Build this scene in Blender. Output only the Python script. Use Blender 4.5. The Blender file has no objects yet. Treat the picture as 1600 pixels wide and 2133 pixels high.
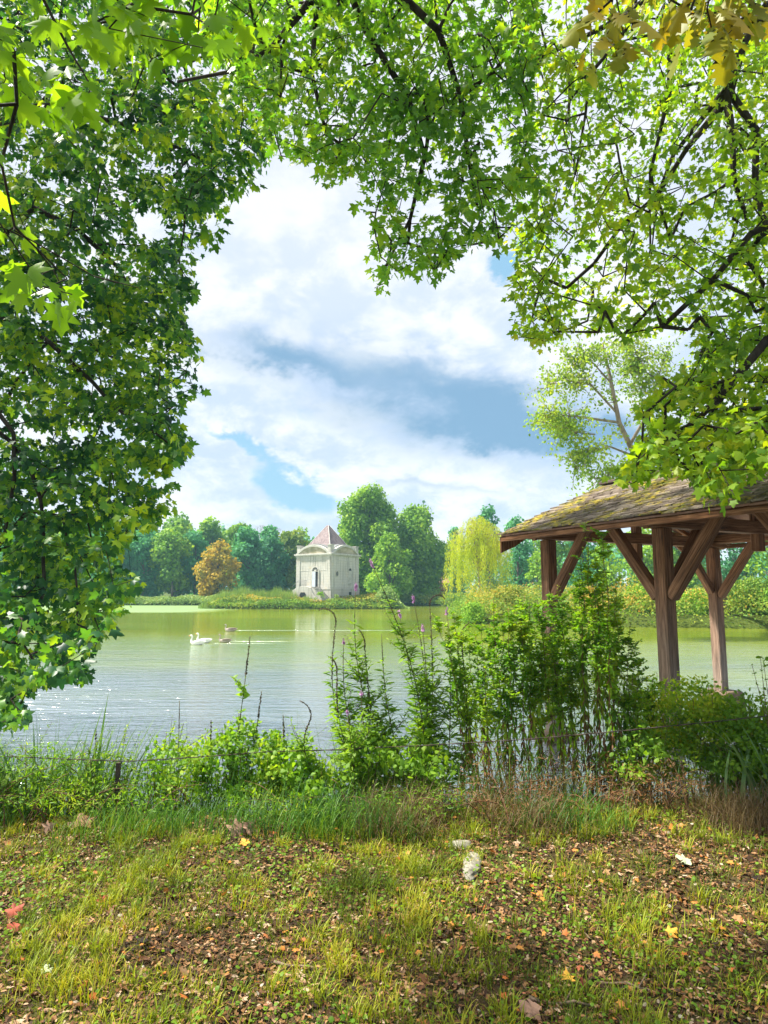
import bpy, math, random
import numpy as np
from mathutils import Vector, Matrix

random.seed(7)
RNG = np.random.default_rng(11)
R = math.radians
scene = bpy.context.scene

# ------------------------------------------------------------------ camera
F_PX, CX, CY, HOR = 1350.0, 800.0, 1066.5, 1236.0
EYE = 1.62
WATER = -0.38
PITCH = math.atan((HOR - CY) / F_PX)
cam_d = bpy.data.cameras.new("camera")
cam = bpy.data.objects.new("camera", cam_d)
scene.collection.objects.link(cam)
cam.location = (0, 0, EYE)
cam.rotation_euler = (math.pi / 2 + PITCH, 0, 0)
cam_d.sensor_fit = 'HORIZONTAL'
cam_d.sensor_width = 36
cam_d.lens = F_PX / 1600 * 36
cam_d.clip_start = 0.05
cam_d.clip_end = 3000
scene.camera = cam

# ------------------------------------------------------------------ node helper
class NV:
    """value/vector socket with arithmetic, so that shaders can be written as formulas"""
    def __init__(s, nt, sock): s.nt = nt; s.s = sock
    def _m(s, op, *a, clamp=False):
        n = s.nt.nodes.new('ShaderNodeMath'); n.operation = op; n.use_clamp = clamp
        for i, v in enumerate((s,) + a):
            if isinstance(v, NV): s.nt.links.new(v.s, n.inputs[i])
            else: n.inputs[i].default_value = v
        return NV(s.nt, n.outputs[0])
    def __add__(s, o): return s._m('ADD', o)
    __radd__ = __add__
    def __sub__(s, o): return s._m('SUBTRACT', o)
    def __rsub__(s, o): return (s * -1.0) + o
    def __mul__(s, o): return s._m('MULTIPLY', o)
    __rmul__ = __mul__
    def __truediv__(s, o): return s._m('DIVIDE', o)
    def __pow__(s, o): return s._m('POWER', o)
    def clamp(s): return s._m('ADD', 0.0, clamp=True)
    def gauss(s): return (s * s * -1.0)._m('EXPONENT')
    def sm(s, a, b):
        n = s.nt.nodes.new('ShaderNodeMapRange'); n.interpolation_type = 'SMOOTHSTEP'
        s.nt.links.new(s.s, n.inputs[0]); n.inputs[1].default_value = a; n.inputs[2].default_value = b
        return NV(s.nt, n.outputs[0])

def mixcol(nt, fac, a, b):
    n = nt.nodes.new('ShaderNodeMix'); n.data_type = 'RGBA'
    for idx, v in ((0, fac), (6, a), (7, b)):
        if isinstance(v, NV): nt.links.new(v.s, n.inputs[idx])
        elif hasattr(v, 'is_linked'): nt.links.new(v, n.inputs[idx])
        elif idx == 0: n.inputs[0].default_value = v
        else: n.inputs[idx].default_value = (v[0], v[1], v[2], 1)
    return NV(nt, n.outputs[2])

def noise(nt, vec, scale, detail=4, rough=0.55, dist=0.0, out=0):
    n = nt.nodes.new('ShaderNodeTexNoise')
    if vec is not None: nt.links.new(vec.s if isinstance(vec, NV) else vec, n.inputs['Vector'])
    n.inputs['Scale'].default_value = scale; n.inputs['Detail'].default_value = detail
    n.inputs['Roughness'].default_value = rough; n.inputs['Distortion'].default_value = dist
    return NV(nt, n.outputs[out])

def mapping(nt, vec, scale=(1, 1, 1), loc=(0, 0, 0), rot=(0, 0, 0)):
    n = nt.nodes.new('ShaderNodeMapping')
    nt.links.new(vec.s if isinstance(vec, NV) else vec, n.inputs[0])
    n.inputs['Scale'].default_value = scale; n.inputs['Location'].default_value = loc; n.inputs['Rotation'].default_value = rot
    return NV(nt, n.outputs[0])

# ------------------------------------------------------------------ sun, sky, exposure
SUN_DIR = Vector((-0.52, 0.10, 0.84)).normalized()      # towards the sun
SUN_EL = math.asin(SUN_DIR.z)
SUN_AZ = math.atan2(SUN_DIR.x, SUN_DIR.y)
sun_d = bpy.data.lights.new("sun", 'SUN')
sun_d.energy = 4.6; sun_d.angle = R(3.0); sun_d.color = (1.0, 0.94, 0.83)
sun = bpy.data.objects.new("sun", sun_d); scene.collection.objects.link(sun)
sun.rotation_euler = SUN_DIR.to_track_quat('Z', 'Y').to_euler()
sun.location = (-20, 5, 40)

scene.view_settings.view_transform = 'Standard'
scene.view_settings.look = 'None'
scene.view_settings.gamma = 1
scene.view_settings.exposure = 1.55

def pix_dir(px, py):
    v = Vector(((px - CX) / F_PX, 1, (CY - py) / F_PX))
    c, s = math.cos(PITCH), math.sin(PITCH)
    return Vector((v.x, v.y * c - v.z * s, v.y * s + v.z * c))

world = bpy.data.worlds.new("World"); scene.world = world
world.use_nodes = True
nt = world.node_tree
for n in list(nt.nodes): nt.nodes.remove(n)
out = nt.nodes.new('ShaderNodeOutputWorld'); bg = nt.nodes.new('ShaderNodeBackground')
nt.links.new(bg.outputs[0], out.inputs[0])
sky = nt.nodes.new('ShaderNodeTexSky'); sky.sky_type = 'NISHITA'; sky.sun_disc = False
sky.sun_elevation = SUN_EL; sky.sun_rotation = SUN_AZ; sky.air_density = 1.2; sky.dust_density = 1.5
tc = nt.nodes.new('ShaderNodeTexCoord')
sep = nt.nodes.new('ShaderNodeSeparateXYZ'); nt.links.new(tc.outputs['Generated'], sep.inputs[0])
dx, dy, dz = (NV(nt, sep.outputs[i]) for i in range(3))
az = dx._m('ARCTAN2', dy)
el = dz._m('ARCSINE')
def pix_azel(px, py):
    d = pix_dir(px, py).normalized(); return math.atan2(d.x, d.y), math.asin(d.z)
cmb = nt.nodes.new('ShaderNodeCombineXYZ')
nt.links.new(az.s, cmb.inputs[0]); nt.links.new((el * 1.7).s, cmb.inputs[1])
V2 = NV(nt, cmb.outputs[0])
n1 = noise(nt, V2, 4.2, 9, 0.60, 0.25)
n2 = noise(nt, mapping(nt, V2, loc=(3.1, 1.7, 0)), 2.1, 7, 0.58, 0.4)
n3 = noise(nt, mapping(nt, V2, loc=(7.7, 4.1, 0)), 9.0, 8, 0.62, 0.2)
wx = (n1 - 0.5) * 0.22 + (n3 - 0.5) * 0.10
wy = (n2 - 0.5) * 0.16 + (n3 - 0.5) * 0.09
def blob(px, py, rx, ry, rot=0.0):
    a, e = pix_azel(px, py)
    u = az + wx - a; v = el + wy - e
    c, s = math.cos(R(rot)), math.sin(R(rot))
    uu = (u * c + v * s) / (rx / F_PX); vv = (v * c - u * s) / (ry / F_PX)
    return (uu * uu + vv * vv)._m('MULTIPLY', -1.0)._m('EXPONENT')
blue = (blob(615, 1015, 105, 50, -22) * 1.25 + blob(1045, 560, 52, 30, -8) * 1.15 + blob(480, 905, 95, 20, -25) * 0.8
        + blob(1000, 985, 120, 10, 0) * 0.25 + blob(640, 865, 90, 16, -8) * 0.45 + blob(930, 1050, 90, 12, 0) * .45 + blob(420, 800, 60, 24, 20) * .35)
away = (dy * -1.0).sm(-0.3, 0.2)
blue = blue + away * (n2.sm(0.52, 0.60)) * 0.9
bmask = (blue + (n1 - 0.5) * 0.5).sm(0.30, 0.85)
band = (blob(960, 830, 330, 72, -17) * 1.0 + blob(1120, 900, 250, 50, -4) * 0.95 + blob(600, 760, 150, 34, -12) * 0.75
        + blob(650, 850, 120, 30, -10) * .25 + blob(900, 1010, 230, 14, -3) * 0.35)
shade = (band + (n1 - 0.46) * 0.9 + (n3 - .5) * .6).sm(0.02, 1.05)
puff = ((n3 + n1 * 0.6 - 0.8) * 1.0).sm(-0.12, 0.16)
cl_w = mixcol(nt, puff, (5.0, 6.0, 7.6), (8.0, 8.2, 8.4))
cl_d = mixcol(nt, shade, cl_w, (2.0, 3.5, 5.2))
hl = mixcol(nt, (el / 0.9).sm(0.25, 1.0), cl_d, (7.0, 7.2, 8.0))
hl = mixcol(nt, (shade * 0.9).clamp(), hl, cl_d)
skyb = mixcol(nt, 0.7, NV(nt, sky.outputs[0]), (3.0, 5.6, 7.6))
final = mixcol(nt, bmask, hl, skyb)
nt.links.new(final.s, bg.inputs[0])
bg.inputs[1].default_value = 0.047

# ------------------------------------------------------------------ geometry helpers
def link(o, parent=None):
    scene.collection.objects.link(o)
    if parent is not None: o.parent = parent
    return o

def tag(o, label=None, cat=None, group=None, kind=None):
    if label: o['label'] = label
    if cat: o['category'] = cat
    if group: o['group'] = group
    if kind: o['kind'] = kind
    return o

def empty(name, loc=(0, 0, 0), rz=0.0):
    o = bpy.data.objects.new(name, None); o.empty_display_size = 0.2
    o.location = loc; o.rotation_euler = (0, 0, rz)
    return link(o)

def tri_mesh(name, V, F, mat, parent=None, smooth=False, mats=None, midx=None):
    V = np.asarray(V, np.float32).reshape(-1, 3); F = np.asarray(F, np.int32).reshape(-1, 3)
    me = bpy.data.meshes.new(name)
    me.vertices.add(len(V)); me.vertices.foreach_set('co', V.ravel())
    me.loops.add(F.size); me.loops.foreach_set('vertex_index', F.ravel())
    me.polygons.add(len(F)); me.polygons.foreach_set('loop_start', np.arange(0, F.size, 3, dtype=np.int32))
    me.update(calc_edges=True)
    for m in (mats or [mat]): me.materials.append(m)
    if midx is not None: me.polygons.foreach_set('material_index', np.asarray(midx, np.int32))
    if smooth: me.polygons.foreach_set('use_smooth', np.ones(len(F), bool))
    return link(bpy.data.objects.new(name, me), parent)

def nrm(a):
    a = np.asarray(a, float); return a / (np.linalg.norm(a, axis=-1, keepdims=True) + 1e-9)

def frames(tip, up):
    """leaf frames: Y = tip direction, Z ~ up"""
    y = nrm(tip); z = nrm(up - (up * y).sum(-1, keepdims=True) * y); x = np.cross(y, z)
    return np.stack([x, y, z], -1)

def scatter(tpl, pos, M, sc):
    """place a leaf template (verts, tris) at every pos"""
    tv, tf = tpl; n = len(pos); k = len(tv)
    sc = np.asarray(sc, float); sc = sc[:, None] if sc.ndim == 1 else sc
    L = tv[None, :, :] * sc[:, None, :] if sc.shape[1] == 3 else tv[None] * sc[:, None, :]
    V = np.einsum('nij,nkj->nki', M, L) + pos[:, None, :]
    Fc = tf[None] + (np.arange(n) * k)[:, None, None]
    return V.reshape(-1, 3), Fc.reshape(-1, 3)

class Acc:
    def __init__(s): s.V = []; s.F = []; s.n = 0; s.m = []
    def add(s, V, F, m=0):
        if len(V) == 0: return
        s.V.append(np.asarray(V)); s.F.append(np.asarray(F) + s.n); s.n += len(V); s.m.append(np.full(len(F), m))
    def build(s, name, mat, parent=None, smooth=False):
        if not s.V: s.add(np.zeros((3, 3)), [[0, 1, 2]])
        mats = mat if isinstance(mat, list) else None
        return tri_mesh(name, np.concatenate(s.V), np.concatenate(s.F), mat, parent, smooth,
                        mats=mats, midx=np.concatenate(s.m) if mats else None)

def fan(outline, c=(0, .35), fold=.18, droop=.12):
    o = [(c[0], c[1])] + list(outline)
    tv = np.array([(x, y, -fold * abs(x) - droop * y * y) for x, y in o], float)
    n = len(outline)
    return tv, np.array([(0, 1 + i, 1 + (i + 1) % n) for i in range(n)])
def sym(half):
    return half + [(-x, y) for x, y in reversed(half) if abs(x) > 1e-6]
MAPLE = fan(sym([(0, .03), (.2, -.07), (.46, -.05), (.31, .2), (.42, .30), (.60, .52), (.36, .51), (.19, .48), (.25, .70), (.12, .80), (0, 1.04)]))
MAPLE_LO = fan(sym([(0, .0), (.40, -.06), (.33, .2), (.56, .54), (.22, .52), (.2, .72), (0, 1.0)]))
OAK = fan(sym([(0, 0), (.06, .12), (.2, .2), (.1, .3), (.3, .42), (.14, .5), (.36, .64), (.17, .7), (.28, .86), (.12, .9), (0, 1.0)]), c=(0, .5))
LANCE = (np.array([(0, 0, 0), (.11, .35, .02), (-.11, .35, .02), (.09, .65, -.02), (-.09, .65, -.02), (0, 1, -.12), (0, .35, -.03), (0, .65, -.07)], float),
         np.array([(0, 1, 6), (0, 6, 2), (1, 3, 7), (1, 7, 6), (2, 6, 7), (2, 7, 4), (3, 5, 7), (4, 7, 5)]))
OVAL = fan(sym([(0, 0), (.26, .2), (.32, .48), (.2, .78), (0, 1.0)]), c=(0, .45))
HEART = fan(sym([(0, .08), (.2, -.03), (.42, .12), (.36, .45), (.16, .78), (0, 1.0)]), c=(0, .35))
ROUND = fan([(0, 0), (.35, .05), (.5, .4), (.38, .8), (0, .95), (-.38, .8), (-.5, .4), (-.35, .05)], c=(0, .45))
SHRED = (np.array([(0, -.6, 0), (.28, -.25, .12), (.12, .1, .02), (.3, .45, .16), (0, .7, .05), (-.22, .3, .14), (-.3, -.2, .1)], float), np.array([(0, 1, 2), (0, 2, 6), (6, 2, 5), (2, 3, 4), (2, 4, 5)]))
CHIP = (np.array([(-.5, 0, 0), (0, .45, .1), (.5, .05, 0), (.05, -.5, .08)], float), np.array([(0, 3, 1), (3, 2, 1)]))

def blades(base, direc, length, width, curve, segs=3):
    """curved grass blades: base (n,3), horizontal lean direc (n,2)"""
    n = len(base); t = np.linspace(0, 1, segs + 1)
    d3 = np.zeros((n, 3)); d3[:, :2] = nrm(direc)
    side = np.stack([-d3[:, 1], d3[:, 0], np.zeros(n)], -1)
    V = []
    for i, tt in enumerate(t):
        ang = curve * tt
        h = length * (np.sin(np.minimum(ang, 3)) / np.maximum(curve, 1e-3)); o = length * ((1 - np.cos(ang)) / np.maximum(curve, 1e-3))
        p = base + d3 * o[:, None]; p[:, 2] += h
        w = (width * (1 - tt ** 1.8) * .5 * (0.7 + .3 * min(1, tt * 4)))[:, None]
        if i < segs: V += [p + side * w, p - side * w]
        else: V += [p]
    V = np.stack(V, 1); k = V.shape[1]; F = []
    for i in range(segs - 1):
        a = 2 * i; F += [(a, a + 1, a + 3), (a, a + 3, a + 2)]
    a = 2 * (segs - 1); F += [(a, a + 1, a + 2)]
    F = np.array(F)[None] + (np.arange(n) * k)[:, None, None]
    return V.reshape(-1, 3), F.reshape(-1, 3)

def tubes(P0, P1, r0, r1, sides=5):
    """one frustum per edge"""
    P0, P1 = np.asarray(P0, float), np.asarray(P1, float); n = len(P0)
    if n == 0: return np.zeros((0, 3)), np.zeros((0, 3), int)
    d = nrm(P1 - P0); ref = np.where(np.abs(d[:, 2:3]) > .9, np.array([[1., 0, 0]]), np.array([[0, 0, 1.]]))
    x = nrm(np.cross(ref, d)); y = np.cross(d, x)
    a = np.arange(sides) / sides * 2 * np.pi
    ring = x[:, None] * np.cos(a)[None, :, None] + y[:, None] * np.sin(a)[None, :, None]
    V = np.concatenate([P0[:, None] + ring * np.asarray(r0)[:, None, None], P1[:, None] + ring * np.asarray(r1)[:, None, None]], 1)
    F = []
    for i in range(sides):
        j = (i + 1) % sides; F += [(i, j, sides + j), (i, sides + j, sides + i)]
    F = np.array(F)[None] + (np.arange(n) * 2 * sides)[:, None, None]
    return V.reshape(-1, 3), F.reshape(-1, 3)

def path_tube(pts, radii, sides=6):
    """continuous tube along a path"""
    pts = np.asarray(pts, float); n = len(pts); radii = np.broadcast_to(radii, (n,))
    d = nrm(np.gradient(pts, axis=0)); V = []
    x = None
    for i in range(n):
        if x is None:
            ref = np.array([1., 0, 0]) if abs(d[i][2]) > .9 else np.array([0, 0, 1.])
            x = np.cross(ref, d[i])
        x = x - d[i] * (x @ d[i]); x /= np.linalg.norm(x) + 1e-9; y = np.cross(d[i], x)
        a = np.arange(sides) / sides * 2 * np.pi
        V.append(pts[i] + radii[i] * (np.cos(a)[:, None] * x + np.sin(a)[:, None] * y))
    V = np.concatenate(V + [pts[:1], pts[-1:]]); F = []
    for i in range(n - 1):
        for j in range(sides):
            k = (j + 1) % sides; a = i * sides
            F += [(a + j, a + k, a + sides + k), (a + j, a + sides + k, a + sides + j)]
    c0 = n * sides
    for j in range(sides):
        k = (j + 1) % sides
        F += [(c0, k, j), (c0 + 1, (n - 1) * sides + j, (n - 1) * sides + k)]
    return V, np.array(F)

class MB:
    """polygon builder for hard shapes"""
    def __init__(s): s.v = []; s.f = []
    def poly(s, vs, fs):
        b = len(s.v); s.v += [tuple(v) for v in vs]; s.f += [tuple(b + i for i in f) for f in fs]
    def box(s, c, size, M=None):
        x, y, z = (q / 2 for q in size)
        vs = [Vector((i * x, j * y, k * z)) for k in (-1, 1) for j in (-1, 1) for i in (-1, 1)]
        if M is not None: vs = [M @ v for v in vs]
        vs = [v + Vector(c) for v in vs]
        s.poly(vs, [(0, 2, 3, 1), (4, 5, 7, 6), (0, 1, 5, 4), (2, 6, 7, 3), (0, 4, 6, 2), (1, 3, 7, 5)])
    def prism(s, outline, o, ax, ay, an, depth):
        """outline in plane (ax, ay) from origin o, extruded along an by depth"""
        o, ax, ay, an = map(Vector, (o, ax, ay, an)); n = len(outline)
        a = [o + ax * x + ay * y for x, y in outline]; b = [p + an * depth for p in a]
        s.poly(a + b, [tuple(range(n))[::-1], tuple(range(n, 2 * n))] + [(i, (i + 1) % n, n + (i + 1) % n, n + i) for i in range(n)])
    def build(s, name, mat, parent=None, bevel=0, smooth=False):
        me = bpy.data.meshes.new(name); me.from_pydata(s.v, [], s.f)
        me.materials.append(mat)
        import bmesh
        bm = bmesh.new(); bm.from_mesh(me); bmesh.ops.recalc_face_normals(bm, faces=bm.faces)
        if bevel:
            bmesh.ops.bevel(bm, geom=list(bm.edges), offset=bevel, segments=1, affect='EDGES', profile=0.5)
        bm.to_mesh(me); bm.free()
        if smooth: me.polygons.foreach_set('use_smooth', np.ones(len(me.polygons), bool))
        return link(bpy.data.objects.new(name, me), parent)

def P(px, py, Y):
    """world point seen at photo position (px, py) at distance Y in front of the camera"""
    d = pix_dir(px, py); k = Y / d.y
    return np.array([d.x * k, Y, EYE + d.z * k])
def G(px, py, z=0.0):
    d = pix_dir(px, py); k = (z - EYE) / d.z
    return np.array([d.x * k, d.y * k, z])
def proj(p):
    p = np.atleast_2d(p) - np.array([0, 0, EYE]); c, s = math.cos(PITCH), math.sin(PITCH)
    y = p[:, 1] * c + p[:, 2] * s; z = -p[:, 1] * s + p[:, 2] * c
    y = np.maximum(y, .01)
    return np.stack([CX + F_PX * p[:, 0] / y, CY - F_PX * z / y], -1)
def inpoly(pts, poly):
    pts = np.atleast_2d(pts); x, y = pts[:, 0], pts[:, 1]; r = np.zeros(len(pts), bool)
    q = np.array(poly, float)
    for (x0, y0), (x1, y1) in zip(q, np.roll(q, -1, 0)):
        c = (y0 > y) != (y1 > y)
        with np.errstate(divide='ignore', invalid='ignore'):
            r ^= c & (x < (x1 - x0) * (y - y0) / (y1 - y0) + x0)
    return r
def poly_sd(pts, poly):
    """signed distance, positive outside"""
    pts = np.atleast_2d(pts); q = np.array(poly, float); best = np.full(len(pts), 1e9)
    for a, b in zip(q, np.roll(q, -1, 0)):
        ab = b - a; t = np.clip(((pts - a) @ ab) / (ab @ ab), 0, 1)
        best = np.minimum(best, np.linalg.norm(pts - a - t[:, None] * ab, axis=1))
    return np.where(inpoly(pts, poly), -best, best)

# ------------------------------------------------------------------ materials
def new_mat(name):
    m = bpy.data.materials.new(name); m.use_nodes = True; t = m.node_tree
    for n in list(t.nodes): t.nodes.remove(n)
    o = t.nodes.new('ShaderNodeOutputMaterial')
    return m, t, o
def tcoord(t, which='Object'):
    return NV(t, t.nodes.new('ShaderNodeTexCoord').outputs[which])
def wpos(t):
    return NV(t, t.nodes.new('ShaderNodeNewGeometry').outputs['Position'])
def ramp(t, fac, cols, pos=None, interp='LINEAR'):
    n = t.nodes.new('ShaderNodeValToRGB'); e = n.color_ramp.elements; n.color_ramp.interpolation = interp
    pos = pos or [i / (len(cols) - 1) for i in range(len(cols))]
    while len(e) < len(cols): e.new(0.5)
    for i, (c, p) in enumerate(zip(cols, pos)): e[i].position = p; e[i].color = (*c, 1)
    t.links.new(fac.s, n.inputs[0]); return NV(t, n.outputs[0])
def principled(t, col, rough=.6, spec=.3, normal=None):
    b = t.nodes.new('ShaderNodeBsdfPrincipled')
    if isinstance(col, NV): t.links.new(col.s, b.inputs['Base Color'])
    else: b.inputs['Base Color'].default_value = (*col, 1)
    if isinstance(rough, NV): t.links.new(rough.s, b.inputs['Roughness'])
    else: b.inputs['Roughness'].default_value = rough
    b.inputs['Specular IOR Level'].default_value = spec
    if normal is not None: t.links.new(normal, b.inputs['Normal'])
    return b
def bump(t, h, strength=.5, dist=.02):
    n = t.nodes.new('ShaderNodeBump'); n.inputs['Strength'].default_value = strength; n.inputs['Distance'].default_value = dist
    t.links.new(h.s, n.inputs['Height']); return n.outputs[0]

def leaf_mat(name, cols, pos=None, trans=.45, tcol=(1.5, 1.35, .5), noise_scale=1.2, rough=.5, spec=.25, tweak=None, nmix=.5):
    """leaf colour varies from leaf to leaf and slowly through the crown; light passes through"""
    m, t, o = new_mat(name)
    g = t.nodes.new('ShaderNodeNewGeometry')
    rnd = NV(t, g.outputs['Random Per Island'])
    nz = noise(t, NV(t, g.outputs['Position']), noise_scale, 3).sm(.32, .68)
    fac = rnd * (1 - nmix) + nz * nmix
    c = ramp(t, fac, cols, pos)
    b = principled(t, c, rough, spec)
    tr = t.nodes.new('ShaderNodeBsdfTranslucent')
    mul = t.nodes.new('ShaderNodeMix'); mul.data_type = 'RGBA'; mul.blend_type = 'MULTIPLY'; mul.inputs[0].default_value = 1
    t.links.new(c.s, mul.inputs[6]); mul.inputs[7].default_value = (*tcol, 1)
    t.links.new(mul.outputs[2], tr.inputs[0])
    mx = t.nodes.new('ShaderNodeMixShader'); mx.inputs[0].default_value = trans
    t.links.new(b.outputs[0], mx.inputs[1]); t.links.new(tr.outputs[0], mx.inputs[2]); t.links.new(mx.outputs[0], o.inputs[0])
    return m

def bark_mat(name, c1, c2, scale=6):
    m, t, o = new_mat(name); p = wpos(t)
    n = noise(t, mapping(t, p, (1, 1, .25)), scale, 6, .65)
    b = principled(t, mixcol(t, n.sm(.3, .7), c1, c2), .9, .15, bump(t, n, .8, .05))
    t.links.new(b.outputs[0], o.inputs[0]); return m
def flat_mat(name, c1, c2=None, scale=8, rough=.7, spec=.3, bs=.3, detail=5):
    m, t, o = new_mat(name); n = noise(t, tcoord(t), scale, detail, .6)
    b = principled(t, mixcol(t, n.sm(.3, .7), c1, c2 or tuple(q * .7 for q in c1)), rough, spec, bump(t, n, bs, .01))
    t.links.new(b.outputs[0], o.inputs[0]); return m
HAZE = 0.00055
# ================================================================== ground and water
POND = [(-90, 5.0), (-12, 5.2), (-5, 5.35), (0, 5.5), (2.6, 5.9), (3.6, 5.6), (5, 5.2), (9, 4.6), (16, 4), (30, 8), (40, 20), (32, 37), (21.6, 37.2), (15, 39), (9, 41.5),
        (4.8, 45), (4.6, 49), (7, 60), (10, 80), (12.5, 100), (6, 108), (-8, 109), (-22, 108), (-45, 110), (-80, 104), (-110, 60), (-110, 20)]
ISLE = [(-24.5, 88), (-22, 85.6), (-17, 84.2), (-10, 83.6), (-4, 84.0), (0.5, 85.2), (2.6, 87.5), (1.5, 92), (-4, 97), (-14, 98), (-22, 94)]

def vnoise(x, y, s, seed=0):
    """cheap smooth value noise, -1..1"""
    r = np.zeros_like(x, dtype=float)
    rg = np.random.default_rng(seed)
    for _ in range(7):
        a = rg.uniform(0, 2 * np.pi); k = s * rg.uniform(.5, 1.9); r += np.sin(k * (x * math.cos(a) + y * math.sin(a)) + rg.uniform(0, 6.28))
    return r / 3.2

def ground_h(x, y):
    x = np.asarray(x, float); y = np.asarray(y, float)
    pts = np.stack([x.ravel(), y.ravel()], -1)
    sd = np.minimum(poly_sd(pts, POND), 1e9)
    si = -poly_sd(pts, ISLE)                      # positive on the island
    sd = np.maximum(sd, si).reshape(x.shape)
    d = np.hypot(x, y)
    far = np.clip((d - 12) / 40, 0, 1)
    up = np.where(sd > 0, 1 - np.exp(-sd / (.18 + 1.2 * far)), np.maximum(sd * 1.3, -2.2))
    top = .38 + .35 * far + np.clip(d - 170, 0, 400) * .012
    h = WATER + np.where(sd > 0, up * top, up)
    amp = np.where(sd > 0, np.clip(sd, 0, 1), 0)
    h = h + amp * (.02 * vnoise(x, y, 2.6, 3) + .010 * vnoise(x, y, 9, 4) + far * .15 * vnoise(x, y, .3, 5))
    return h
def gh(x, y): return float(ground_h(np.array([x]), np.array([y]))[0])

def grid_axis(lo, hi, n, fine, c=0):
    t = np.linspace(np.arcsinh((lo - c) / fine), np.arcsinh((hi - c) / fine), n); return np.sinh(t) * fine + c
gx = grid_axis(-500, 500, 250, 4.0); gy = grid_axis(-60, 900, 330, 5.0, 4.5)
X, Y = np.meshgrid(gx, gy); Z = ground_h(X, Y)
V = np.stack([X, Y, Z], -1).reshape(-1, 3)
nx_, ny_ = len(gx), len(gy)
ii, jj = np.meshgrid(np.arange(nx_ - 1), np.arange(ny_ - 1)); a = (jj * nx_ + ii).ravel()
Fq = np.concatenate([np.stack([a, a + 1, a + nx_ + 1], -1), np.stack([a, a + nx_ + 1, a + nx_], -1)])
m, t, o = new_mat('soil'); p = wpos(t)
na = noise(t, p, 1.3, 4); nb = noise(t, p, 28, 6, .7); nc = noise(t, p, 5, 4)
soil = ramp(t, (nb * .6 + nc * .4), [(.02, .012, .007), (.055, .034, .018), (.11, .07, .04), (.24, .18, .12)], [.3, .47, .6, .8])
grassy = mixcol(t, noise(t, p, 14, 5).sm(.35, .65), (.035, .06, .008), (.08, .10, .014))
sepn = t.nodes.new('ShaderNodeSeparateXYZ'); t.links.new(p.s, sepn.inputs[0]); yy = NV(t, sepn.outputs[1])
c = mixcol(t, ((na - .5) * 2 + .25 + (yy / 10 - .55).clamp() * 1.2).clamp(), soil, grassy)
b = principled(t, c, .95, .1, bump(t, nb + nc, .9, .03)); t.links.new(b.outputs[0], o.inputs[0])
tag(tri_mesh('ground', V, Fq, m, smooth=True), kind='structure')

m, t, o = new_mat('pond_water'); p = wpos(t)
sepn = t.nodes.new('ShaderNodeSeparateXYZ'); t.links.new(p.s, sepn.inputs[0]); wx_, wy_ = NV(t, sepn.outputs[0]), NV(t, sepn.outputs[1])
r1 = noise(t, mapping(t, p, (.55, 2.3, 1), rot=(0, 0, R(6))), 2.0, 4, .55, .3)
r2 = noise(t, mapping(t, p, (.9, 3.6, 1), rot=(0, 0, R(-9))), 4.2, 3, .5, .2)
r3 = noise(t, mapping(t, p, (.12, .7, 1)), 1.0, 3, .5)
calm = noise(t, mapping(t, p, (.05, .13, 1)), 1.0, 2).sm(.38, .62)
wake = None
for px, py, ln, wd in ((490, 1313, 11.5, .25), (436, 1340, 3.0, .14), (474, 1336, 3.6, .22)):
    g0 = G(px, py, WATER)
    dxn = wx_ - float(g0[0]); dyn = (wy_ - float(g0[1])) / (wd)
    w = (dyn + (r3 - .5) * 1.5).gauss() * dxn.sm(0, .4) * (dxn * -1.0).sm(-ln, -ln * .6)
    w = w * noise(t, mapping(t, p, (1.2, 5, 1)), 1.0, 3).sm(.35, .6); wake = w if wake is None else wake + w
nearw = (wy_ * -1.0).sm(-34, -9)
hgt = (r1 * 1.0 + r2 * .35) * (nearw * 1.35 + .10 + calm * .12) + r3 * 1.5 * .35 + wake * (noise(t, mapping(t, p, (2.5, 14, 1)), 1.0, 3) * 2.6)
bn = bump(t, hgt, 1.0, .052)
colw = mixcol(t, noise(t, mapping(t, p, (.04, .12, 1)), 1.0, 3).sm(.3, .7), (.14, .20, .012), (.23, .26, .018))
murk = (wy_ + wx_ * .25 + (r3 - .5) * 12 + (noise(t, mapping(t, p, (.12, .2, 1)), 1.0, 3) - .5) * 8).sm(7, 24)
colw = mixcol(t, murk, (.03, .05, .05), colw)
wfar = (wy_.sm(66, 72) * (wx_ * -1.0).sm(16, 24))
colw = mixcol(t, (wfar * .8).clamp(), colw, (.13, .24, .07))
colw = mixcol(t, (wake * .30).clamp(), colw, (.6, .7, .7))
df = t.nodes.new('ShaderNodeBsdfDiffuse'); t.links.new(colw.s, df.inputs[0]); gl = t.nodes.new('ShaderNodeBsdfGlossy'); gl.inputs['Color'].default_value = (.93, .98, 1, 1)
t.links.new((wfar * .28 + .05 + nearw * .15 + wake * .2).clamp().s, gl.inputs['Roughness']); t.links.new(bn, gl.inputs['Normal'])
lw = t.nodes.new('ShaderNodeLayerWeight'); lw.inputs['Blend'].default_value = .5; t.links.new(bn, lw.inputs['Normal'])
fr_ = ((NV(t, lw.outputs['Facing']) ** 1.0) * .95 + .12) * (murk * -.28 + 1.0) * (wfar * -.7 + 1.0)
mx = t.nodes.new('ShaderNodeMixShader'); t.links.new(fr_.clamp().s, mx.inputs[0]); t.links.new(df.outputs[0], mx.inputs[1]); t.links.new(gl.outputs[0], mx.inputs[2]); t.links.new(mx.outputs[0], o.inputs[0])
wm = MB(); wm.poly([(-140, 3, WATER), (60, 3, WATER), (60, 130, WATER), (-140, 130, WATER)], [(0, 1, 2, 3)])
tag(wm.build('pond_water', m), kind='structure')

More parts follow.
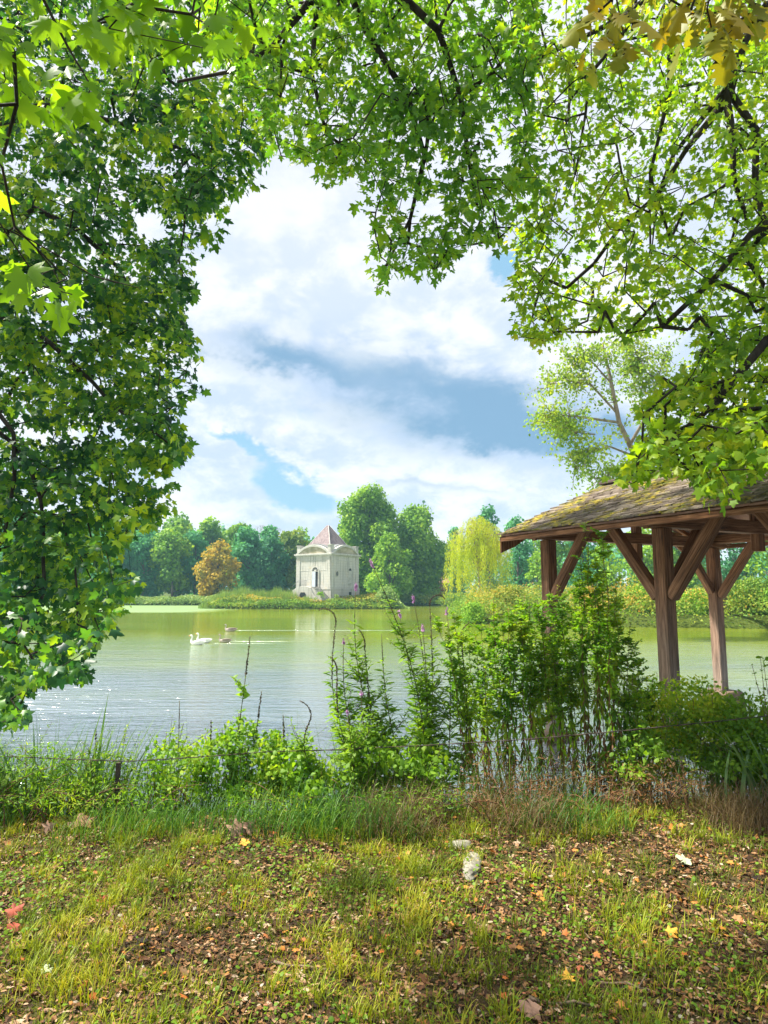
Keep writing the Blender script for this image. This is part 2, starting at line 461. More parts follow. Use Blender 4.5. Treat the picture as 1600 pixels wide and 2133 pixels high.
# ================================================================== foliage materials
M_bark = bark_mat('bark_dark', (.018, .014, .011), (.06, .048, .036), 10)
M_barkf = bark_mat('bark_far', (.06, .05, .04), (.16, .13, .10), 3)
M_barkp = bark_mat('bark_pale', (.14, .11, .08), (.33, .27, .20), 3)
def far_leaf(name, cols, pos=None, **k): return leaf_mat(name, cols, pos, trans=.35, noise_scale=.35, rough=.6, spec=.15, tcol=(1.4, 1.3, .6), **k)
FL = {
    'teal': far_leaf('leaf_teal', [(.045, .19, .09), (.08, .29, .12), (.15, .40, .13)]),
    'mid': far_leaf('leaf_mid', [(.08, .20, .02), (.17, .34, .03), (.31, .46, .045)]),
    'light': far_leaf('leaf_light', [(.11, .25, .025), (.20, .38, .035), (.34, .50, .05)]),
    'orange': far_leaf('leaf_orange', [(.20, .22, .03), (.40, .30, .03), (.58, .38, .03)]),
    'yellow': far_leaf('leaf_yellow', [(.22, .34, .02), (.42, .50, .03), (.60, .60, .05)]),
    'dark': far_leaf('leaf_dark', [(.03, .13, .07), (.055, .20, .09), (.10, .28, .09)]),
    'olive': far_leaf('leaf_olive', [(.09, .18, .025), (.17, .27, .035), (.28, .34, .05)]),
}

def rdirs(n):
    v = RNG.normal(size=(n, 3)); return nrm(v)

def crown_leaves(acc, centers, radii, per, size, flat=.8, tpl=CHIP, up=.5, droop=0.):
    """leaf clumps through the outer part of each lobe"""
    for c, r in zip(centers, radii):
        n = max(6, int(per * r * r)); d = rdirs(n)
        rad = r * (1 - .45 * RNG.random(n) ** 2) * (1 + .12 * RNG.normal(size=n))
        pos = c + d * rad[:, None] * np.array([1, 1, flat])
        pos[:, 2] -= droop * np.hypot(d[:, 0], d[:, 1]) * r
        up_v = nrm(d * .9 + np.array([0, 0, up]) + RNG.normal(size=(n, 3)) * .55)
        tip = RNG.normal(size=(n, 3)) + np.array([0, 0, -.4])
        V, F = scatter(tpl, pos, frames(tip, up_v), size * RNG.uniform(.6, 1.35, n))
        acc.add(V, F)

def tree(name, label, base, H, W, mat, bark=None, bottom=.18, leaf=.42, per=60, blobs=26, shape='round', group=None, cat='tree', lean=0., trunk_r=None, seed=0, flat=.8):
    rg = np.random.default_rng(seed + 100); x, y = base; z = gh(x, y)
    root = empty(name, (x, y, z)); tag(root, label, cat, group)
    cs, rs = [], []
    for i in range(blobs):
        q = (i + rg.random()) / blobs
        if shape == 'round': prof = math.sin(math.pi * min(1, .12 + q * .83)) ** .6
        elif shape == 'cone': prof = (1 - q) ** .8 * .9 + .12
        elif shape == 'tall': prof = math.sin(math.pi * min(1, .22 + q * .70)) ** .5
        else: prof = math.sin(math.pi * min(1, .3 + q * .62)) ** .6
        W_s = 1.0; rr = W * rg.uniform(.16, .26) * (1 if shape != 'cone' else .7) * (.75 + .25 * prof)
        a = rg.uniform(0, 2 * math.pi); rad = max(0, W / 2 * 1.22 * prof * rg.uniform(.86, 1.1) - rr) * math.sqrt(rg.uniform(.25, 1))
        zc = H * (bottom + (1 - bottom) * q) - rr * .5
        cs.append((math.cos(a) * rad + lean * q * H, math.sin(a) * rad, zc)); rs.append(rr)
    acc = Acc(); crown_leaves(acc, np.array(cs), rs, per, leaf, flat)
    acc.build('crown', FL[mat] if isinstance(mat, str) else mat, root)
    tr = Acc(); tr_r = trunk_r or H * .018
    axis = np.array([(lean * H * (k / 6) ** 1.3, math.sin(k * 1.7 + seed) * .015 * H * (k / 6), H * .86 * k / 6) for k in range(7)])
    tr.add(*path_tube(axis, [tr_r * (1.25 if k == 0 else 1 - k / 7.2) for k in range(7)], 8))
    for c, r in zip(cs, rs):
        f = np.clip((c[2] / H - .12) / .86 * 6 * .8, .8, 5.6); k = int(f); s = axis[k] + (axis[k + 1] - axis[k]) * (f - k)
        mid = (s + np.array(c)) / 2 + np.array([0, 0, -.03 * H])
        tr.add(*path_tube([s, mid, np.array(c)], [tr_r * .35, tr_r * .22, tr_r * .07], 5))
    tr.build('trunk', bark or M_barkf, root, smooth=True)
    return root

def at(px, Y): return ((px - CX) / F_PX * Y, Y)
def hz(py, Y): return EYE + (HOR - py) / F_PX * Y      # height seen at row py at distance Y
def ptree(px, Y, top, wpx, mat, label, **k):
    x, y = at(px, Y); z = gh(x, y); H = hz(top, Y) - z
    return tree(k.pop('name', 'tree'), label, (x, y), H, wpx / F_PX * Y, mat, **k)

woods = 'trees of the wood along the far left shore'
L = [  # px, dist, top, width, kind, label
    (-150, 122, 1080, 170, 'teal', 'far blue-green tree on the left shore hidden behind the maple, leftmost of the wood'),
    (-30, 126, 1085, 150, 'dark', 'dark far tree second from the left end of the wood, behind the hanging maple'),
    (60, 121, 1098, 120, 'teal', 'blue-green far tree glimpsed low through the hanging maple at the left edge'),
    (150, 124, 1090, 120, 'mid', 'mid green far tree glimpsed through the lower hanging maple leaves'),
    (232, 120, 1096, 110, 'teal', 'blue-green far tree just right of the hanging maple, pale trunk at the shore'),
    (300, 121, 1104, 92, 'teal', 'blue-green rounded tree with forked pale trunk on the left shore'),
    (362, 120, 1098, 88, 'mid', 'tall green tree on the left shore midway between the maple and the orange tree'),
    (408, 123, 1108, 70, 'teal', 'narrow blue-green tree directly left of the orange autumn tree'),
    (520, 122, 1100, 84, 'teal', 'dense dark teal tree directly right of the orange autumn tree'),
    (566, 121, 1120, 70, 'dark', 'dark low tree left of the stone tower behind the reeds'),
    (607, 126, 1106, 84, 'olive', 'olive tinged tree touching the left side of the stone tower'),
]
for i, (px, Y, top, w, mt, lb) in enumerate(L):
    ptree(px, Y, top, w, mt, lb, seed=i, bottom=.22, leaf=.55, per=70, blobs=30, group=woods, flat=.9, shape='tall', bark=M_barkp if i in (4, 5, 6) else None)
ptree(456, 115, 1129, 86, 'orange', 'orange autumn tree standing alone in colour among the green wood', seed=31, bottom=.06, leaf=.45, per=60, blobs=40, name='tree', shape='round')
B2 = [(-100, 1062, 190, 'mid', 'tall tree in the back row of the wood, far left behind the maple'), (40, 1072, 180, 'teal', 'tall blue-green back row tree behind the lower maple leaves'),
      (180, 1074, 150, 'mid', 'tall green back row tree rising over the left shore beside the maple edge'),
      (285, 1080, 130, 'teal', 'back row tree rising behind the blue-green tree with forked trunk'), (370, 1076, 110, 'mid', 'highest green crown of the back row, left of the orange tree'),
      (437, 1084, 90, 'light', 'pale green rounded crown rising just above the orange tree'), (500, 1090, 90, 'mid', 'green back row crown between the orange tree and the tower'),
      (560, 1098, 80, 'teal', 'hazy back row tree with bare twigs at its top, left of the tower')]
for i, (px, top, w, mt, lb) in enumerate(B2):
    ptree(px, 142, top, w, mt, lb, seed=50 + i, bottom=.2, leaf=.7, per=45, blobs=30, group=woods, flat=.9)
ptree(628, 150, 1098, 76, 'light', 'sparse airy tree with sky gaps just left of the tower roof', seed=61, bottom=.3, leaf=.5, per=26, blobs=22)
# bare twiggy tree
bt = empty('bare_tree', (*at(548, 146), gh(*at(548, 146)))); tag(bt, 'leafless grey tree top poking above the wood left of the tower', 'tree')
ac = Acc(); rg = np.random.default_rng(5)
def twigs(p, d, ln, r, dep):
    q = p + d * ln; ac.add(*tubes([p], [q], [r], [r * .6], 5))
    if dep:
        for _ in range(3):
            twigs(q, nrm(d + rg.normal(size=3) * .38 + [0, 0, .1]), ln * .72, r * .6, dep - 1)
twigs(np.zeros(3), np.array([0, 0, 1.]), 6.5, .2, 0); twigs(np.array([0, 0, 6.5]), np.array([.08, 0, 1.]), 3.4, .13, 5)
ac.build('trunk', M_barkp, bt)

big = 'big green trees right of the stone tower'
ptree(768, 112, 1018, 150, 'mid', 'tallest far tree, bright green pointed crown just right of the tower', seed=71, bottom=.12, leaf=.48, per=90, blobs=46, group=big, shape='tall')
ptree(872, 116, 1052, 128, 'mid', 'broad green tree between the tallest tree and the yellow willow', seed=72, bottom=.10, leaf=.48, per=85, blobs=42, group=big)
ptree(812, 104, 1112, 96, 'light', 'lower round bright tree in front of the tall trees, behind the island', seed=73, bottom=.04, leaf=.42, per=95, blobs=34, group=big)
ptree(722, 118, 1080, 60, 'mid', 'green tree half hidden behind the right side of the tower', seed=74, bottom=.1, leaf=.5, per=80, blobs=24, group=big)
ptree(883, 138, 1040, 22, 'dark', 'narrow dark conifer tip poking over the broad green tree', seed=75, bottom=.3, leaf=.35, per=120, blobs=30, shape='cone', name='conifer')
ptree(1018, 112, 1054, 74, 'teal', 'blue-green tree rising behind the top right of the yellow willow', seed=76, bottom=.15, leaf=.45, per=80, blobs=30)
ptree(948, 132, 1098, 60, 'teal', 'hazy tree seen between the big green trees and the yellow willow', seed=77, bottom=.1, leaf=.55, per=70, blobs=24)
rb = 'trees on the right bank seen around the pavilion'
RT = [(1078, 92, 1074, 74, 'teal', 'blue-green tree between the willow and the pavilion roof corner'), (1118, 78, 1150, 46, 'light', 'small pale green tree left of the pavilion corner post'),
      (1150, 96, 1068, 90, 'mid', 'tall tree behind the left end of the pavilion roof'), (1215, 88, 1080, 90, 'teal', 'hazy tree seen between the left and near pavilion posts'),
      (1268, 62, 1110, 80, 'light', 'yellow-green young tree seen under the pavilion beam'), (1335, 74, 1090, 90, 'light', 'pale green tree just left of the near pavilion post'),
      (1425, 84, 1070, 100, 'mid', 'green tree seen between the near post and the far right post'), (1530, 66, 1085, 110, 'dark', 'dark tree right of the far right pavilion post'),
      (1620, 58, 1040, 120, 'mid', 'green tree at the right edge of the view on the far bank'), (1720, 60, 1000, 150, 'dark', 'dark tree outside the right edge on the far bank')]
for i, (px, Y, top, w, mt, lb) in enumerate(RT):
    ptree(px, Y, top, w, mt, lb, seed=80 + i, bottom=.2, leaf=.006 * Y / 1.4, per=75, blobs=30, group=rb, bark=M_barkf)

# woodland mass closing the horizon
acc = Acc(); rg = np.random.default_rng(9)
cs = []; rs = []
for i in range(420):
    px = rg.uniform(-700, 2300); Y = rg.uniform(155, 185)
    cs.append((*at(px, Y), rg.uniform(1.5, 16 if px < 640 else 13))); rs.append(rg.uniform(2.2, 4))
crown_leaves(acc, np.array(cs), rs, 18, .95, .9)
tag(acc.build('far_woodland', FL['teal']), 'hazy blue-green woodland closing the view behind the pond', 'woodland', kind='stuff')

# yellow weeping willow: hanging curtains of leaves
wx0, wy0 = at(998, 58); wz0 = gh(wx0, wy0)
wroot = empty('weeping_willow', (wx0, wy0, wz0)); tag(wroot, 'yellow weeping willow with hanging curtains of leaves on the bank left of the pavilion', 'willow')
Hw = hz(1073, 58) - wz0; rg = np.random.default_rng(3)
tr = Acc(); tr.add(*path_tube([(0.1, 0, 0), (.0, 0, Hw * .3), (-.1, 0, Hw * .6), (0.1, 0, Hw * .9)], [.13, .11, .08, .03], 8)); ca = Acc()
for i in range(330):
    a = rg.uniform(0, 6.283); q = rg.uniform(.15, 1); rad = 3.1 * (1 - q ** 3.0 * .85) * rg.uniform(.3, 1)
    if math.cos(a) < -.3 and q > .6: rad *= 1.1
    top = np.array([math.cos(a) * rad, math.sin(a) * rad, Hw * (.52 + .47 * q)])
    s = np.array([0, 0, Hw * rg.uniform(.35, .85)]); 
    if i % 5 == 0: tr.add(*path_tube([s * [1, 1, .9], (s + top) / 2 + [0, 0, .4], top], [.05, .03, .012], 5))
    ln = rg.uniform(1.4, 4.8) * (.6 + .6 * rad / 2.8); n = int(ln * 26); tt = rg.random(n)
    drift = np.array([math.cos(a), math.sin(a), 0]) * .35
    pos = top + drift * np.sqrt(tt)[:, None] + np.stack([rg.normal(size=n) * .09, rg.normal(size=n) * .09, -tt * ln], -1)
    pos = pos[pos[:, 2] > .5]; n = len(pos)
    V, F = scatter(CHIP, pos, frames(rg.normal(size=(n, 3)) * .3 + [0, 0, -1], rg.normal(size=(n, 3))), np.stack([rg.uniform(.03, .05, n), rg.uniform(.14, .26, n), np.ones(n) * .05], -1))
    ca.add(V, F)
ca.build('crown', FL['yellow'], wroot); tr.build('trunk', M_barkp, wroot, smooth=True)

# slender birch-like tree leaning over the far bank, behind the pavilion
def loose_tree(name, label, base, limbs, n_tw, size, mat, bark, seed, spread=.55):
    rg = np.random.default_rng(seed); root = empty(name, base); tag(root, label, 'tree'); b = np.array(base)
    tr = Acc(); ca = Acc()
    for pts, r0 in limbs:
        pts = np.array([np.array(q) for q in pts]) - b
        k = len(pts); tr.add(*path_tube(pts, [r0 * (1 - .8 * i / (k - 1)) for i in range(k)], 7))
        for _ in range(n_tw):
            f = rg.uniform(.35, 1) * (k - 1); i = min(int(f), k - 2); s = pts[i] + (pts[i + 1] - pts[i]) * (f - i)
            d = nrm(rg.normal(size=3) + [0, 0, .25]); ln = spread * rg.uniform(.5, 1.9); e = s + d * ln + [0, 0, -.15 * ln]
            tr.add(*path_tube([s, (s + e) / 2 + [0, 0, .08 * ln], e], [.022, .012, .005], 4))
            m = 26; tt = rg.uniform(.3, 1.05, m)[:, None]
            pos = s + (e - s) * tt + rg.normal(size=(m, 3)) * .16
            ca.add(*scatter(OVAL, pos, frames(rg.normal(size=(m, 3)) + [0, 0, -.8], rg.normal(size=(m, 3)) + [0, 0, .8]), size * rg.uniform(.6, 1.3, m)))
    ca.build('crown', mat, root); tr.build('trunk', bark, root, smooth=True)
Yl = 30.0
g0 = np.array([*at(1505, 40.5)[:2], 0]); g0[2] = gh(g0[0], g0[1])
def q_(px, py, Y): return P(px, py, Y)
loose_tree('leaning_tree', 'slender leaning tree with small pale leaves spreading against the sky above the pavilion roof', tuple(g0), [
    ([g0, q_(1485, 1150, 38), q_(1420, 1060, 35), q_(1335, 975, 31), q_(1290, 880, 30), q_(1270, 780, 30), q_(1255, 715, 30)], .24),
    ([q_(1320, 950, 31), q_(1270, 930, 30), q_(1215, 945, 30), q_(1195, 985, 30)], .06), ([q_(1290, 880, 30), q_(1220, 870, 29.5), q_(1150, 862, 29), q_(1120, 878, 29)], .07),
    ([q_(1285, 860, 30), q_(1230, 800, 30), q_(1170, 790, 30), q_(1130, 810, 30)], .06), ([q_(1275, 800, 30), q_(1230, 750, 30), q_(1180, 742, 30)], .05),
    ([q_(1310, 930, 31), q_(1350, 860, 31), q_(1370, 790, 31), q_(1390, 730, 31)], .09), ([q_(1400, 1040, 34), q_(1430, 950, 33), q_(1440, 860, 32), q_(1450, 760, 32)], .09),
    ([q_(1350, 860, 31), q_(1320, 800, 31), q_(1330, 740, 31)], .05), ([q_(1240, 905, 30), q_(1190, 900, 30), q_(1150, 885, 30)], .04),
    ([q_(1350, 990, 31), q_(1290, 985, 31), q_(1240, 1000, 30.5)], .05), ([q_(1440, 860, 32), q_(1480, 800, 32), q_(1500, 740, 32)], .05), ([q_(1370, 790, 31), q_(1320, 760, 31), q_(1310, 700, 31)], .04)], 38, .15,
    leaf_mat('leaf_poplar', [(.12, .22, .04), (.20, .34, .05), (.38, .46, .06)], trans=.45, noise_scale=.5), M_barkp, 4, .75)

# ================================================================== banks: reeds and flowering weeds
def mass(name, label, cat, sampler, n, hfun, leaf, mat, tpl=CHIP, seed=0, kind='stuff', up=.7):
    rg = np.random.default_rng(seed); xy = sampler(rg, n); z0 = ground_h(xy[:, 0], xy[:, 1]); hh = hfun(xy[:, 0], xy[:, 1])
    t_ = rg.random(len(xy)) ** .6; pos = np.stack([xy[:, 0], xy[:, 1], np.maximum(z0, WATER) + .02 + t_ * hh], -1)
    m = len(pos); acc = Acc()
    acc.add(*scatter(tpl, pos, frames(rg.normal(size=(m, 3)), rg.normal(size=(m, 3)) * .6 + [0, -.2, up]), leaf * rg.uniform(.5, 1.5, m)))
    return tag(acc.build(name, mat), label, cat, kind=kind)
def in_strip(poly, inset0, inset1):
    """samples inside poly between two distances from its edge"""
    q = np.array(poly)
    def f(rg, n):
        xy = np.stack([rg.uniform(q[:, 0].min(), q[:, 0].max(), n * 4), rg.uniform(q[:, 1].min(), q[:, 1].max(), n * 4)], -1)
        sd = poly_sd(xy, poly); return xy[(sd < -inset0) & (sd > -inset1)][:n]
    return f
M_weedy = far_leaf('leaf_weedy', [(.07, .15, .02), (.12, .24, .03), (.22, .32, .04), (.34, .34, .05)])
M_golden = far_leaf('leaf_golden', [(.11, .20, .03), (.19, .28, .04), (.30, .33, .05), (.46, .36, .05), (.50, .27, .05)], [0, .3, .5, .72, .95])
M_reed = far_leaf('leaf_reed', [(.14, .24, .06), (.22, .34, .09), (.34, .42, .14)])
isle_edge = in_strip(ISLE, -.35, 3.0)
mass('island_undergrowth', 'low bright green plants fringing the island at the waterline', 'plants', isle_edge, 20000,
     lambda x, y: .75 + .25 * vnoise(x, y, .9, 1), .20, M_weedy, seed=1)
mass('island_flowers', 'yellow and orange flowering weeds on the island in front of the tower', 'weeds', in_strip(ISLE, 1.0, 4.5), 15000,
     lambda x, y: 1.15 - .5 * np.exp(-((x + 8) / 4.0) ** 2) + .3 * vnoise(x, y, .8, 2), .19, M_golden, seed=2)
# reeds: tall blades on the left part of the island and a pale bush-like clump on the right
def reed_patch(name, label, cx, cy, rx, ry, n, h0, h1, mat, seed, w=.07, kind=None, cat='reeds', curve=(.1, .5)):
    rg = np.random.default_rng(seed); a = rg.uniform(0, 6.283, n); r = np.sqrt(rg.random(n))
    x = cx + np.cos(a) * r * rx; y = cy + np.sin(a) * r * ry; z = np.maximum(ground_h(x, y), WATER - .05)
    h = rg.uniform(h0, h1, n) * (1 - .45 * r ** 2); dr = rg.normal(size=(n, 2)) + np.stack([np.cos(a) * r, np.sin(a) * r], -1) * 1.2
    V, F = blades(np.stack([x, y, z], -1), dr, h, w * rg.uniform(.6, 1.3, n), rg.uniform(*curve, n))
    return tag(tri_mesh(name, V, F, mat), label, cat, kind=kind)
for i, (px, Y, rx, h, n, lb) in enumerate([
        (447, 87.5, 1.9, 1.5, 800, 'pale green reeds at the left tip of the island'), (475, 89, 2.0, 2.5, 900, 'tall pale reeds near the left tip of the island'),
        (507, 90, 2.0, 2.9, 900, 'tallest reed clump on the left half of the island'), (545, 90, 2.0, 2.3, 900, 'reed clump midway between island tip and tower'),
        (578, 89, 1.6, 2.6, 800, 'tall reed clump just left of the tower wall'), (606, 87.5, 1.2, 2.4, 600, 'reed clump touching the left corner of the tower'),
        (642, 85.6, .8, 1.7, 300, 'small reed tuft in front of the tower stairs')]):
    x, y = at(px, Y); reed_patch('reed_clump', lb, x, y, rx, 1.5, n, h * .6, h, M_reed, 20 + i)
tag(mass('pale_bush', 'rounded pale green bush at the right end of the island', 'bush', lambda rg, n: np.stack([rg.normal(size=n) * .95 + at(806, 87.3)[0], rg.normal(size=n) * .8 + 87.3], -1), 4500,
     lambda x, y: 2.4 * np.exp(-((x - at(806, 87.3)[0]) / 1.7) ** 2), .2, M_reed, seed=5, kind=None))
# far shores
def shore(x0, x1, w0=-.3, w1=4):
    def f(rg, n):
        xs = rg.uniform(x0, x1, n * 6); ys = rg.uniform(98, 116, n * 6); sd = poly_sd(np.stack([xs, ys], -1), POND)
        k = (sd > w0) & (sd < w1); return np.stack([xs[k], ys[k]], -1)[:n]
    return f
mass('shore_reeds', 'low band of pale green reeds along the far left shore', 'reeds', shore(-70, -22), 22000, lambda x, y: .9 + .35 * vnoise(x, y, .7, 6), .26, M_reed, seed=6)
mass('shore_plants', 'low green plants along the far shore behind the island', 'plants', shore(-22, 14), 9000, lambda x, y: 1.3 + .4 * vnoise(x, y, .7, 7), .3, M_weedy, seed=7)
# right bank peninsula
RB = [(4.6, 45.2), (9, 41.7), (15, 39.2), (21.6, 37.4), (32, 37.2), (40, 21), (60, 20), (60, 70), (12, 70), (7.2, 60), (4.9, 49)]
mass('bank_undergrowth', 'bright green plants along the waterline of the right bank', 'plants', in_strip(RB, -.25, 2.2), 46000, lambda x, y: 1.05 + .35 * vnoise(x, y, 1.0, 8), .12, M_weedy, seed=8)
mass('bank_flowers', 'mass of yellow flowering goldenrod on the right bank behind the pavilion', 'weeds', in_strip(RB, 1.0, 5.5), 60000, lambda x, y: 1.6 + .6 * vnoise(x, y, .9, 9), .11, M_golden, seed=9)
def bush(px, Y, w, h, mat, label, seed, leaf=.13, name='bush', n=26):
    x, y = at(px, Y); z = max(gh(x, y), WATER); rg = np.random.default_rng(seed); cs, rs = [], []
    for i in range(n):
        a = rg.uniform(0, 6.283); q = rg.random(); rad = w / 2 * math.sqrt(1 - q * q * .8) * math.sqrt(rg.random()) * .8; r = w * rg.uniform(.12, .2)
        cs.append((x + math.cos(a) * rad, y + math.sin(a) * rad, z + q * (h - r))); rs.append(r)
    acc = Acc(); crown_leaves(acc, np.array(cs), rs, 520 if leaf < .15 else 300, leaf)
    return tag(acc.build(name, mat), label, 'bush')
bush(985, 44.2, 2.4, 1.5, FL['mid'], 'round green bush overhanging the water at the left tip of the right bank', 1)
bush(1330, 42.5, 3.2, 2.0, FL['mid'], 'green bush on the bank just left of the near pavilion post', 2)
bush(1440, 41.5, 3.0, 1.8, FL['mid'], 'green bush on the bank between the near and far right posts', 3)
bush(1065, 46, 3.4, 2.2, M_golden, 'yellow-orange flowering bush under the right side of the willow', 4)
bush(1375, 42.5, 2.2, 2.2, M_golden, 'orange-yellow bush seen right behind the near pavilion post', 5)
bush(1545, 41, 4.5, 2.5, M_weedy, 'large pale bush on the bank right of the far right post', 6)
bush(1610, 39.5, 3.4, 1.9, FL['light'], 'bright bush at the right edge of the far bank', 7)
bush(1230, 43.5, 3.0, 1.9, M_golden, 'flowering bush on the bank behind the tall stand of weeds', 8)

# small brick house glimpsed between the trees
hx, hy = at(901, 128); hzz = gh(hx, hy)
hr = empty('brick_house', (hx, hy, hzz), R(12)); tag(hr, 'small red brick house glimpsed in the gap between the big trees and the willow', 'house')
mb = MB(); mb.box((0, 0, 1.7), (5, 4, 3.4)); mb.build('wall', flat_mat('brick', (.32, .12, .07), (.22, .08, .05), 2), hr)
mb = MB(); mb.prism([(-2.4, 3.4), (0, 5.4), (2.4, 3.4)], (-2.8, 0, 0), (0, 1, 0), (0, 0, 1), (1, 0, 0), 5.6); mb.build('roof', flat_mat('old_tile', (.30, .16, .10), (.2, .11, .07), 2), hr)
mb = MB(); mb.box((-.9, -2.03, 1.6), (.9, .06, 1.2)); mb.build('window', flat_mat('dim_glass', (.04, .05, .06), None, 2, .2), hr)

# ================================================================== stone tower on the island
S = 6.2; ea = Vector((.825, -.565, 0)); eb = Vector((.565, .825, 0))
near = Vector((*at(690, 86.6), 0)); cen = near - ea * S / 2 + eb * S / 2
TZ = .25
tw = empty('stone_tower', (cen.x, cen.y, TZ), math.atan2(ea.y, ea.x)); tag(tw, 'square pale stone tower with arched pediments and a purple pyramid roof on the island', 'tower')
m, t, o = new_mat('pale_stone'); p = tcoord(t)
st = noise(t, mapping(t, p, (2.2, 2.2, .12)), 2.0, 5, .65); nb = noise(t, p, 1.3, 5, .6); ns = noise(t, p, 12, 5, .6)
sp = t.nodes.new('ShaderNodeSeparateXYZ'); t.links.new(p.s, sp.inputs[0]); pz = NV(t, sp.outputs[2])
c = mixcol(t, ns.sm(.3, .7), (.42, .41, .37), (.54, .52, .47)); c = mixcol(t, st.sm(.50, .64) * .8, c, (.22, .22, .19))
c = mixcol(t, (nb.sm(.55, .7) * .5), c, (.56, .46, .30)); c = mixcol(t, ((pz * -1.0).sm(-2.4, -.8) * ns.sm(.4, .6) * .6), c, (.30, .27, .2))
wv = t.nodes.new('ShaderNodeTexBrick'); t.links.new(mapping(t, p, rot=(math.pi / 2, 0, 0)).s, wv.inputs[0]); wv.inputs['Scale'].default_value = 1.0
wv.inputs['Brick Width'].default_value = .9; wv.inputs['Row Height'].default_value = .36; wv.inputs['Mortar Size'].default_value = .012
c = mixcol(t, NV(t, wv.outputs['Fac']) * .6, c, (.24, .22, .18))
b = principled(t, c, .85, .2, bump(t, ns, .5, .03)); t.links.new(b.outputs[0], o.inputs[0]); M_stone = m
M_trim = flat_mat('trim_stone', (.52, .51, .46), (.36, .35, .31), 3)
m, t, o = new_mat('purple_slate'); p = tcoord(t); n = noise(t, mapping(t, p, (1.5, 1.5, .5)), 2.5, 5, .6)
wv = t.nodes.new('ShaderNodeTexWave'); wv.bands_direction = 'Z'; wv.inputs['Scale'].default_value = 2.2; wv.inputs['Distortion'].default_value = .6; t.links.new(p.s, wv.inputs[0])
b = principled(t, mixcol(t, n.sm(.35, .65), (.15, .11, .115), (.25, .195, .195)), .7, .3, bump(t, NV(t, wv.outputs['Fac']), .6, .05)); t.links.new(b.outputs[0], o.inputs[0]); M_slate = m
M_lead = flat_mat('grey_lead', (.13, .14, .15), (.20, .21, .2), 2); M_hole = flat_mat('dark_inside', (.015, .016, .02), None, 2)
M_door = flat_mat('pale_door', (.55, .60, .66), (.45, .5, .56), 4)
h = S / 2; ZC = hz(1157, 88) - TZ                       # cornice height above the tower's base
mb = MB(); mb.box((0, 0, ZC / 2), (S, S, ZC)); mb.build('wall', M_stone, tw)
def on_faces():
    for k in range(4):
        a = k * math.pi / 2; yield k, Matrix.Rotation(a, 3, 'Z')
base_b, corn, ped_w, vault = MB(), MB(), MB(), MB()
base_b.box((0, 0, .95), (S + .16, S + .16, 1.9)); base_b.box((0, 0, 1.95), (S + .26, S + .26, .1))
corn.box((0, 0, ZC + .11), (S + .5, S + .5, .22)); corn.box((0, 0, ZC - .07), (S + .22, S + .22, .14)); corn.box((0, 0, ZC - .75), (S + .06, S + .06, .07))
rise = 1.25; half = S / 2 - .15
def arc(hw, rise, z0, n=18):
    r = (hw * hw + rise * rise) / (2 * rise); a0 = math.asin(hw / r)
    return [(r * math.sin(-a0 + 2 * a0 * i / n), z0 + r * math.cos(-a0 + 2 * a0 * i / n) - (r - rise)) for i in range(n + 1)]
for k, M in on_faces():
    ax, an = M @ Vector((1, 0, 0)), M @ Vector((0, -1, 0)); up = Vector((0, 0, 1)); f = an * h
    for s in (-1, 1):
        pl_ = MB(); pl_.box(f + ax * s * (h - .42) + Vector((0, 0, (2.0 + ZC - .15) / 2)), (.62, .14, ZC - 2.16), M); pl_.build('pilaster', M_stone, tw)
    corn.box(f + ax * 1.55 + Vector((0, 0, 4.45)), (1.6, .05, .05), M); corn.box(f - ax * 1.55 + Vector((0, 0, 4.45)), (1.6, .05, .05), M)
    inner = arc(half - .35, rise - .32, ZC + .22); outer = arc(half + .05, rise, ZC + .22)
    ped_w.prism(inner + [(inner[-1][0], ZC + .2), (inner[0][0], ZC + .2)], f - an * .25, ax, up, an, .28)
    corn.prism(outer + inner[::-1], f - an * .3, ax, up, an, .5)
    vo = arc(half + .02, rise + .14, ZC + .22)
    vault.prism(vo, f - an * .32, ax, up, -an, 1.9)
base_b.build('plinth', M_stone, tw); corn.build('cornice', M_trim, tw, bevel=.02)
ped_w.build('pediment', flat_mat('stained_stone', (.48, .42, .32), (.24, .22, .13), 1.2), tw); vault.build('vaulted_dormers', M_lead, tw)
roof = MB(); zt = hz(1094, 90) - TZ; zb = ZC + .2; hb = 2.72
ring = [(hb, zb), (2.05, zb + 1.15), (.16, zt), (.10, zt + .05)]
vs = []; 
for r_, z_ in ring: vs += [(-r_, -r_, z_), (r_, -r_, z_), (r_, r_, z_), (-r_, r_, z_)]
fs = [(4 * i + j, 4 * i + (j + 1) % 4, 4 * i + 4 + (j + 1) % 4, 4 * i + 4 + j) for i in range(3) for j in range(4)] + [(12, 13, 14, 15)]
roof.poly(vs, fs); rf = roof.build('roof', M_slate, tw)
hips = Acc()
for j in range(4):
    hips.add(*path_tube([vs[j], vs[4 + j], vs[8 + j]], [.05, .05, .04], 5))
hips.build('hip_ridge', M_trim, rf)
for k, M in on_faces():
    q = MB(); c = M @ Vector((h - .36, -h + .36, 0)); q.box(c + Vector((0, 0, ZC + .22 + .55)), (.62, .62, 1.1)); q.box(c + Vector((0, 0, ZC + 1.36)), (.78, .78, .1)); q.box(c + Vector((0, 0, ZC + .28)), (.8, .8, .12))
    q.build('corner_pedestal', M_stone, tw, bevel=.02)
